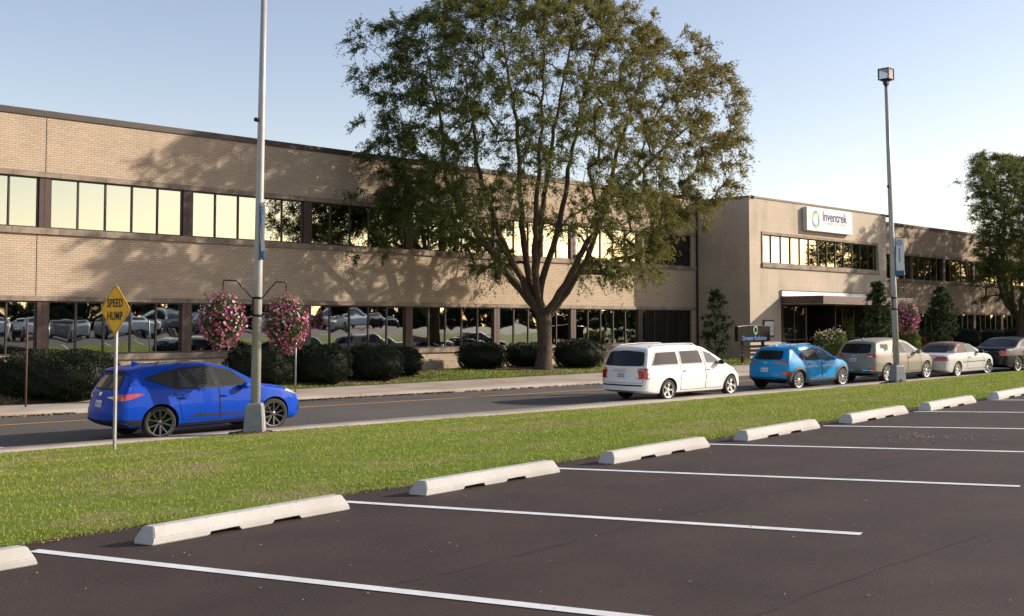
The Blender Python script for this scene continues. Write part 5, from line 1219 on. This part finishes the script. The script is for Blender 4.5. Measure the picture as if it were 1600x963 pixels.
bush('yew_bush', 546, 640, 540, 597, M['yew'], 'broad dark clipped bush in the middle of the row of three left of the tree', n=12000, group=Yg, dy=.4)
bush('yew_bush', 612, 673, 543, 591, M['yew'], 'rounded dark bush at the right end of the row of three left of the tree', n=7000, group=Yg, dy=.6)
bush('yew_bush', 736, 812, 536, 580, M['yew'], 'rounded dark bush just left of the big tree trunk', n=8000, group=Yg, dy=.9)
bush('yew_bush', 812, 884, 536, 577, M['yew'], 'rounded dark bush behind and right of the big tree trunk', n=7000, group=Yg, dy=1.0)
bush('yew_bush', 880, 958, 530, 578, M['yew'], 'ragged-topped dark bush left of the white minivan', n=8000, group=Yg, dy=.6, bumpy=.16)
bush('yew_bush', 1098, 1152, 533, 562, M['yew'], 'low dark hedge bush beside the black post sign', n=5000, group=Yg)
bush('yew_bush', 1200, 1238, 541, 560, M['pear'], 'low green hedge bush behind the light blue car, left of its roof', n=4000, group=Yg, dy=.5)
bush('yew_bush', 1232, 1272, 539, 562, M['pear'], 'low green hedge bush behind the roof of the light blue car', n=4000, group=Yg, dy=.5)
bush('yew_bush', 1300, 1345, 524, 560, M['yew'], 'dark rounded bush behind the beige car, right of the pale flowers', n=5000, group=Yg)
bush('yew_bush', 1418, 1452, 515, 548, M['pear'], 'rounded green bush left of the second young tree', n=4000, group=Yg, tint=.6)
bush('yew_bush', 1486, 1532, 513, 547, M['yew'], 'dark hedge bush behind the brown-topped convertible', n=4000, group=Yg)
bush('yew_bush', 1526, 1572, 514, 546, M['yew'], 'dark hedge bush above the black sedan', n=4000, group=Yg)
bush('yew_bush', 1566, 1625, 512, 545, M['yew'], 'dark hedge bush at the right edge of the photograph', n=4000, group=Yg)
bush('hydrangea_bush', 1274, 1322, 519, 566, M['limeleaf'], 'pale green hydrangea bush with cream flowers by the small parking sign', n=3500, ll=.11, lw=.07, flowers=M['cream'], nf=50, fsz=.10, bumpy=.15)
bush('hydrangea_bush', 1402, 1436, 514, 556, M['limeleaf'], 'pale green leafy bush right of the right lamp post', n=3000, ll=.11, lw=.07, flowers=M['cream'], nf=8, fsz=.06, bumpy=.15)
bush('flower_clump', 1432, 1456, 528, 552, M['redflower'], 'clump of reddish foliage between the lamp post and the second young tree', 'plant', n=2500, ll=.09, lw=.05, bumpy=.2)
bush('flower_clump', 1318, 1334, 498, 552, M['limeleaf'], 'tall spiky green plant at the right of the entrance', 'plant', n=900, ll=.35, lw=.04, bumpy=.3)
# young trees ----------------------------------------------------------
def young(u, vb, vt, hwpx, label, ln=14000, dense=1.0, tint=.45, lm='pear', vcb=None, ymax=None):
    p = at_front(u, vb, 1.3) if ymax is None else Vector(ray(u, vb)*(ymax/ray(u, vb)[1])); p.z = float(gz(p.x, p.y)); s = px_scale(p); h = (507-vt)/s-p.z; hw_ = hwpx/s; vcb = vcb or vb-14; cb = (vb-vcb)/s; rng = np.random.default_rng(int(u)); pts = []
    while len(pts) < int(170*dense):
        z = rng.uniform(cb, h-.15); t = (z-cb)/(h-cb); R__ = hw_*float(np.interp(t, [0, .15, .4, .7, 1], [.55, .95, 1, .72, .12])); q = rng.uniform(-1, 1, 2)
        if np.hypot(*q) > 1: continue
        pts.append(np.array([q[0]*R__*.88, q[1]*R__*.88, z]))
    limbs = [[(.05*math.sin(i), .05*math.cos(i), cb+(h-cb)*f_) for i, f_ in enumerate((.1, .35, .6, .92))]]
    return tree('young_tree', p, max(.6, cb), limbs, np.array(pts), .06, rng, M[lm], M['bark2'], ln, .085, .05, lambda C: np.full(len(C), tint), label, 'tree', 'young trees along the front', droop=.15, spray=.34)
young(1372, 552, 438, 25, 'upright young pear tree left of the right lamp post', 30000, 1.7, ymax=29.6)
young(1472, 552, 446, 27, 'upright young pear tree behind the silver convertible', 26000, 1.5)
young(1120, 560, 450, 26, 'thin dark young tree against the shaded side of the entrance block', 11000, .9, .30, ymax=34.6)
# hanging baskets -----------------------------------------------------
def basket(c, rx, rz, label, seed, hang, ntop=None, frac=1.0):
    rng = np.random.default_rng(seed); r_ = empty('flower_basket', c); tag(r_, label, 'flower basket', 'hanging flower baskets on the lamp posts')
    def surf(n, k0, k1):
        d = unit(rng.normal(size=(n, 3))); z = d[:, 2]; sh = np.interp(z, [-1, -.5, .2, .8, 1], [.80, .93, 1.0, 1.0, .95]); lump = 1+.10*np.sin(d[:, 0]*6+seed)*np.sin(d[:, 1]*7)+.06*np.sin(d[:, 2]*9+d[:, 0]*4)+.04*np.sin(d[:, 1]*17+seed)
        k = rng.uniform(k0, k1, n)*lump; return np.stack([d[:, 0]*rx*k*sh, d[:, 1]*rx*k*sh, d[:, 2]*rz*k], 1), d
    P, d = surf(5200, .55, 1.03); V, Fc = leaf_quads(P, d+rng.normal(0, .7, d.shape), .06, .03, rng); ti = np.clip(rng.normal(.4, .25, len(P)), 0, 1)
    # stray shoots on top
    C = []; 
    for q in range(16):
        a = rng.uniform(0, 2*PI); st_ = np.array([math.cos(a)*rx*.6, math.sin(a)*rx*.6, rz*.75]); dr = unit(np.array([math.cos(a)*.6, math.sin(a)*.6, 1]))
        for t in np.linspace(0, .22, 7): C.append(st_+dr*t+rng.normal(0, .012, 3))
    C = np.array(C); V2, F2 = leaf_quads(C, rng.normal(size=C.shape)+[0, 0, 1], .06, .025, rng); Fc = np.concatenate([Fc, F2+len(V)]); V = np.concatenate([V, V2]); ti = np.concatenate([ti, np.full(len(C), .8)])
    link('foliage', mesh_np('foliage', V, Fc, [M['basketleaf']], tint=ti), r_)
    n = int(620*frac); P, d = surf(n, .98, 1.06); N_ = unit(d+rng.normal(0, .35, d.shape)); A = unit(np.cross(N_, rng.normal(size=N_.shape))); B = np.cross(N_, A)
    rr = rng.uniform(.024, .040, (n, 1)); ring_ = [P-N_*.012]; K = 10
    for k in range(K): a = 2*PI*k/K; q = rr*(1.0 if k % 2 == 0 else .74); ring_.append(P+(A*math.cos(a)+B*math.sin(a))*q+N_*.008)
    V = np.stack(ring_, 1).reshape(-1, 3); base = np.arange(n)[:, None]*(K+1); Fc = np.concatenate([np.concatenate([base, base+1+k, base+1+(k+1) % K], 1) for k in range(K)]); tint = np.where(rng.uniform(size=n) < .16, .97, np.clip(rng.normal(.32, .18, n), 0, .75))
    fo = link('flowers', mesh_np('flowers', V, Fc, [M['petunia']], tint=np.tile(tint, K)), r_); fo['kind'] = 'stuff'
    mb = MB(); mb.lathe([(.02, -.16), (.16, -.13), (.24, .06), (.255, .08), (.235, .08), (.15, -.10), (.01, -.12)], 18); mb.build('pot', M['black'], r_)
    mb = MB()
    for k in range(3): a = 2*PI*k/3; mb.tube([(.23*math.cos(a), .23*math.sin(a), .07), (hang[0], hang[1], hang[2])], .004, 4)
    mb.build('hanging_chain', M['blackmetal'], r_); return r_
def bx_(u, v, P0): # point at the depth of a post
    d = float(np.dot(np.array(P0), F_)); a = (u-800)/FPX*d; return Vector(F_*d+R_*a+Z_*(-(v-507)/FPX*d))
arm = .12*7.3
for sx, u, v, ru, rv, lab, sd in ((-1, 346, 503, 34, 41, 'round basket of pink petunias hanging left of the left lamp post', 3), (1, 445, 508, 34, 43, 'larger round basket of pink petunias hanging right of the left lamp post', 5)):
    c = bx_(u, v, pl); hx = pl.x+.0105*R_[0]*3.4+sx*arm; hy = pl.y+.0105*R_[1]*3.4; hz = pl.z+3.36-.03
    hx += (-.018*7.3 if sx > 0 else 0); c = Vector((hx, hy, c.z)); basket(c, ru/sL, rv/sL, lab, sd, (0, 0, hz-c.z))
c = Vector((pr.x-.021*R_[0]*3.4+arm, pr.y-.021*R_[1]*3.4, bx_(1409, 497, pr).z)); basket(c, 20/sR, 24/sR, 'basket of pink and lilac petunias hanging on the right lamp post', 9, (0, 0, pr.z+3.33-c.z))
# mulch under the tree and bushes, fallen leaves at the kerb ------------
def flat_patch(name, cx, cy, rx, ry, mt, label, h=.03, kind=None):
    n = 40; V = [(cx, cy, float(gz(cx, cy))+.03+h)]
    for j in (1, 2, 3):
        for k in range(n):
            t = 2*PI*k/n; q = j/3*(1+.12*math.sin(3*t+cx)+.07*math.sin(8*t)); x = cx+rx*q*math.cos(t); y = min(cy+ry*q*math.sin(t), 37.98); V.append((x, y, float(gz(x, y))+.025+h*(1-(j/3)**2)))
    mb = MB(); mb.add(V, [(0, 1+k, 1+(k+1) % n) for k in range(n)]+[(1+(j-1)*n+k, 1+j*n+k, 1+j*n+(k+1) % n, 1+(j-1)*n+(k+1) % n) for j in (1, 2) for k in range(n)], 0, True); o = mb.build(name, mt); o['kind'] = 'structure'; return o
flat_patch('mulch_bed', tb.x, tb.y+.3, 1.5, 1.2, M['mulch'], '', .05)
for u0, u1, vb in ((-20, 200, 628), (340, 690, 603), (736, 960, 579)):
    a = at(u0, vb); b_ = at(u1, vb-(8 if u0 < 700 else 2)); flat_patch('mulch_bed', (a.x+b_.x)/2, (a.y+b_.y)/2+1.0, math.hypot(b_.x-a.x, b_.y-a.y)/2, 1.5, M['mulch'], '', .03)
C = []
lr = np.random.default_rng(4)
for u0, v0, u1, v1, n in ((0, 655, 120, 647, 260), (470, 629, 545, 626, 260), (545, 625, 720, 614, 380), (720, 612, 935, 600, 150), (560, 585, 900, 580, 160)):
    a = at(u0, v0); b_ = at(u1, v1)
    for _ in range(n):
        t = lr.uniform(); x = a.x+(b_.x-a.x)*t; y = a.y+(b_.y-a.y)*t; y = (float(y_far(x))-abs(lr.normal(0, .10))-.02) if v0 > 590 else y+lr.uniform(-1.2, 1.2)
        C.append((x, y, float(gz(x, y))+.02))
C = np.array(C); V, Fc = leaf_quads(C, lr.normal(size=C.shape)*[1, 1, .25], .09, .06, lr); o = link('fallen_leaves', mesh_np('fallen_leaves', V, Fc, [M['litter']], tint=lr.uniform(0, 1, len(C)))); tag(o, 'brown fallen leaves gathered along the far kerb', 'fallen leaves', None, 'stuff')
# grass blades on the verge --------------------------------------------
def blades(name, label, N, xr_, ya, yb, zf, L0, seed, dens, edge=0):
    g = np.random.default_rng(seed); x = g.uniform(*xr_, size=N); t = g.uniform(0, 1, N)**dens; A = np.array([float(ya(q)) for q in x]); B = np.array([float(yb(q)) for q in x]); y = A+(B-A)*t
    dpt = x*F_[0]+y*F_[1]; u = 800+FPX*(x*R_[0]+y*R_[1])/np.maximum(dpt, .1); keep = (dpt > 3) & (u > -150) & (u < 1750); keep &= g.uniform(size=N) < np.clip(15/np.maximum(dpt, 1), .12, 1)
    nz_ = np.sin(x*1.7+np.sin(y*1.3)*2)*np.sin(y*2.3+x*.4); keep &= g.uniform(size=N) < .75+.35*nz_
    x, y = x[keep], y[keep]; z = zf(x, y); n = len(x); l = L0*g.uniform(.5, 1.25, n)*(1+dpt[keep]*.012); wd = (.0035+.00028*dpt[keep])*g.uniform(.8, 1.4, n)
    a = g.uniform(0, 2*PI, n); le = g.uniform(.1, .7, n)*l; b = g.uniform(0, 2*PI, n)
    V = np.stack([np.stack([x-np.cos(a)*wd, y-np.sin(a)*wd, z], 1), np.stack([x+np.cos(a)*wd, y+np.sin(a)*wd, z], 1), np.stack([x+np.cos(b)*le, y+np.sin(b)*le, z+l], 1)], 1).reshape(-1, 3)
    q_ = np.clip((y-y_edge(x))/12, 0, 1); dry = np.clip((np.sin(x*.55+1+np.sin(y*1.1))*np.sin(y*1.25+x*.13)+.35*np.sin(x*3.1)*np.sin(y*2.7))*.75*(.3+q_)-.05, 0, .62); o = link(name, mesh_np(name, V, np.arange(3*n).reshape(-1, 3), [M['blade']], tint=np.clip(g.normal(.36, .17, n)+dry, 0, 1))); tag(o, label, 'grass', None, 'stuff'); return o
def lawnzv(x, y):
    ys = y_strip(x); t = np.clip((y-8.95)/(ys-8.95), 0, 1); return lotz(x, 8.95)*(1-t)+(stz(x)+.06)*t+.10*np.sin(PI*t)*(1-t)+.028*np.minimum(1, t*30)+.03*np.sin(x*.9+y*.7)*np.sin(y*1.3)*np.sin(PI*t)-.004
blades('grass', 'short mown green grass growing on the verge between lot and street', 620000, (-3, 62), lambda x: 8.90, y_strip, lawnzv, .024, 21, 1.25)
blades('far_grass', 'mown grass in front of the brick wall', 120000, (8, 62), y_walk, lambda x: 37.6, lambda x, y: gz(x, np.maximum(y, y_walk(x)+.001))+.015, .05, 22, 1)
# crumbs of stone and paint scattered on the new asphalt
C = []; sz = []
for _ in range(420):
    x = lr.uniform(1, 26); y = lr.uniform(1, 8.8); C.append((x, y, float(lotz(x, y))+.006)); sz.append(lr.uniform(.004, .012))
for _ in range(120):
    q = at(1440+lr.normal(0, 45), 684+lr.normal(0, 5)); C.append((q.x, q.y, q.z+.006)); sz.append(lr.uniform(.006, .02))
mb = MB()
for c_, s_ in zip(C, sz):
    a = lr.uniform(0, 6.28); c_ = Vector(c_); vs = [c_+Vector((math.cos(a+k*PI/2)*s_*lr.uniform(.6, 1.3), math.sin(a+k*PI/2)*s_*lr.uniform(.6, 1.3), 0)) for k in range(4)]+[c_+Vector((0, 0, s_*.7))]
    mb.add(vs, [(0, 1, 4), (1, 2, 4), (2, 3, 4), (3, 0, 4)])
o = mb.build('loose_grit', M['stonetrim']); tag(o, 'small pale stone crumbs scattered over the dark asphalt', 'grit', None, 'stuff')
# dry thatch and dead leaves along the ragged turf edge
x = lr.uniform(1, 40, 3200); y = 8.93+lr.normal(0, .05, 3200)-np.abs(lr.normal(0, .03, 3200)); keep = np.sin(x*2.1)+np.sin(x*.77+1) > -.6-.0*x
C = np.stack([x, y, lotz(x, y)+.014], 1)[keep]; V, Fc = leaf_quads(C, lr.normal(size=C.shape)*[1, 1, .3], .035, .012, lr); o = link('dry_thatch', mesh_np('dry_thatch', V, Fc, [M['litter']], tint=lr.uniform(.3, 1, len(C)))); tag(o, 'dry brown thatch and leaf bits along the edge between grass and asphalt', 'thatch', None, 'stuff')
# far scenery behind the viewer, mirrored in the windows ----------------
g = np.random.default_rng(31); C = []; D = []
for x0 in np.arange(-70, 350, 3.2):
    hh = g.uniform(3.5, 6.5); y0 = -62+g.uniform(-4, 4); m_ = 900; d = unit(g.normal(size=(m_, 3))); C.append(np.stack([x0+d[:, 0]*g.uniform(2.5, 4), y0+d[:, 1]*3, -2+hh*.5+d[:, 2]*hh*.55], 1)); D.append(d)
C = np.concatenate(C); D = np.concatenate(D); V, Fc = leaf_quads(C, D+g.normal(0, .6, D.shape), .9, .6, g); o = link('distant_woods', mesh_np('distant_woods', V, Fc, [M['yew']], tint=g.uniform(0, .8, len(C)))); tag(o, 'dark line of trees beyond the parking lot, mirrored in the ground-floor windows', 'woods', None, 'stuff')
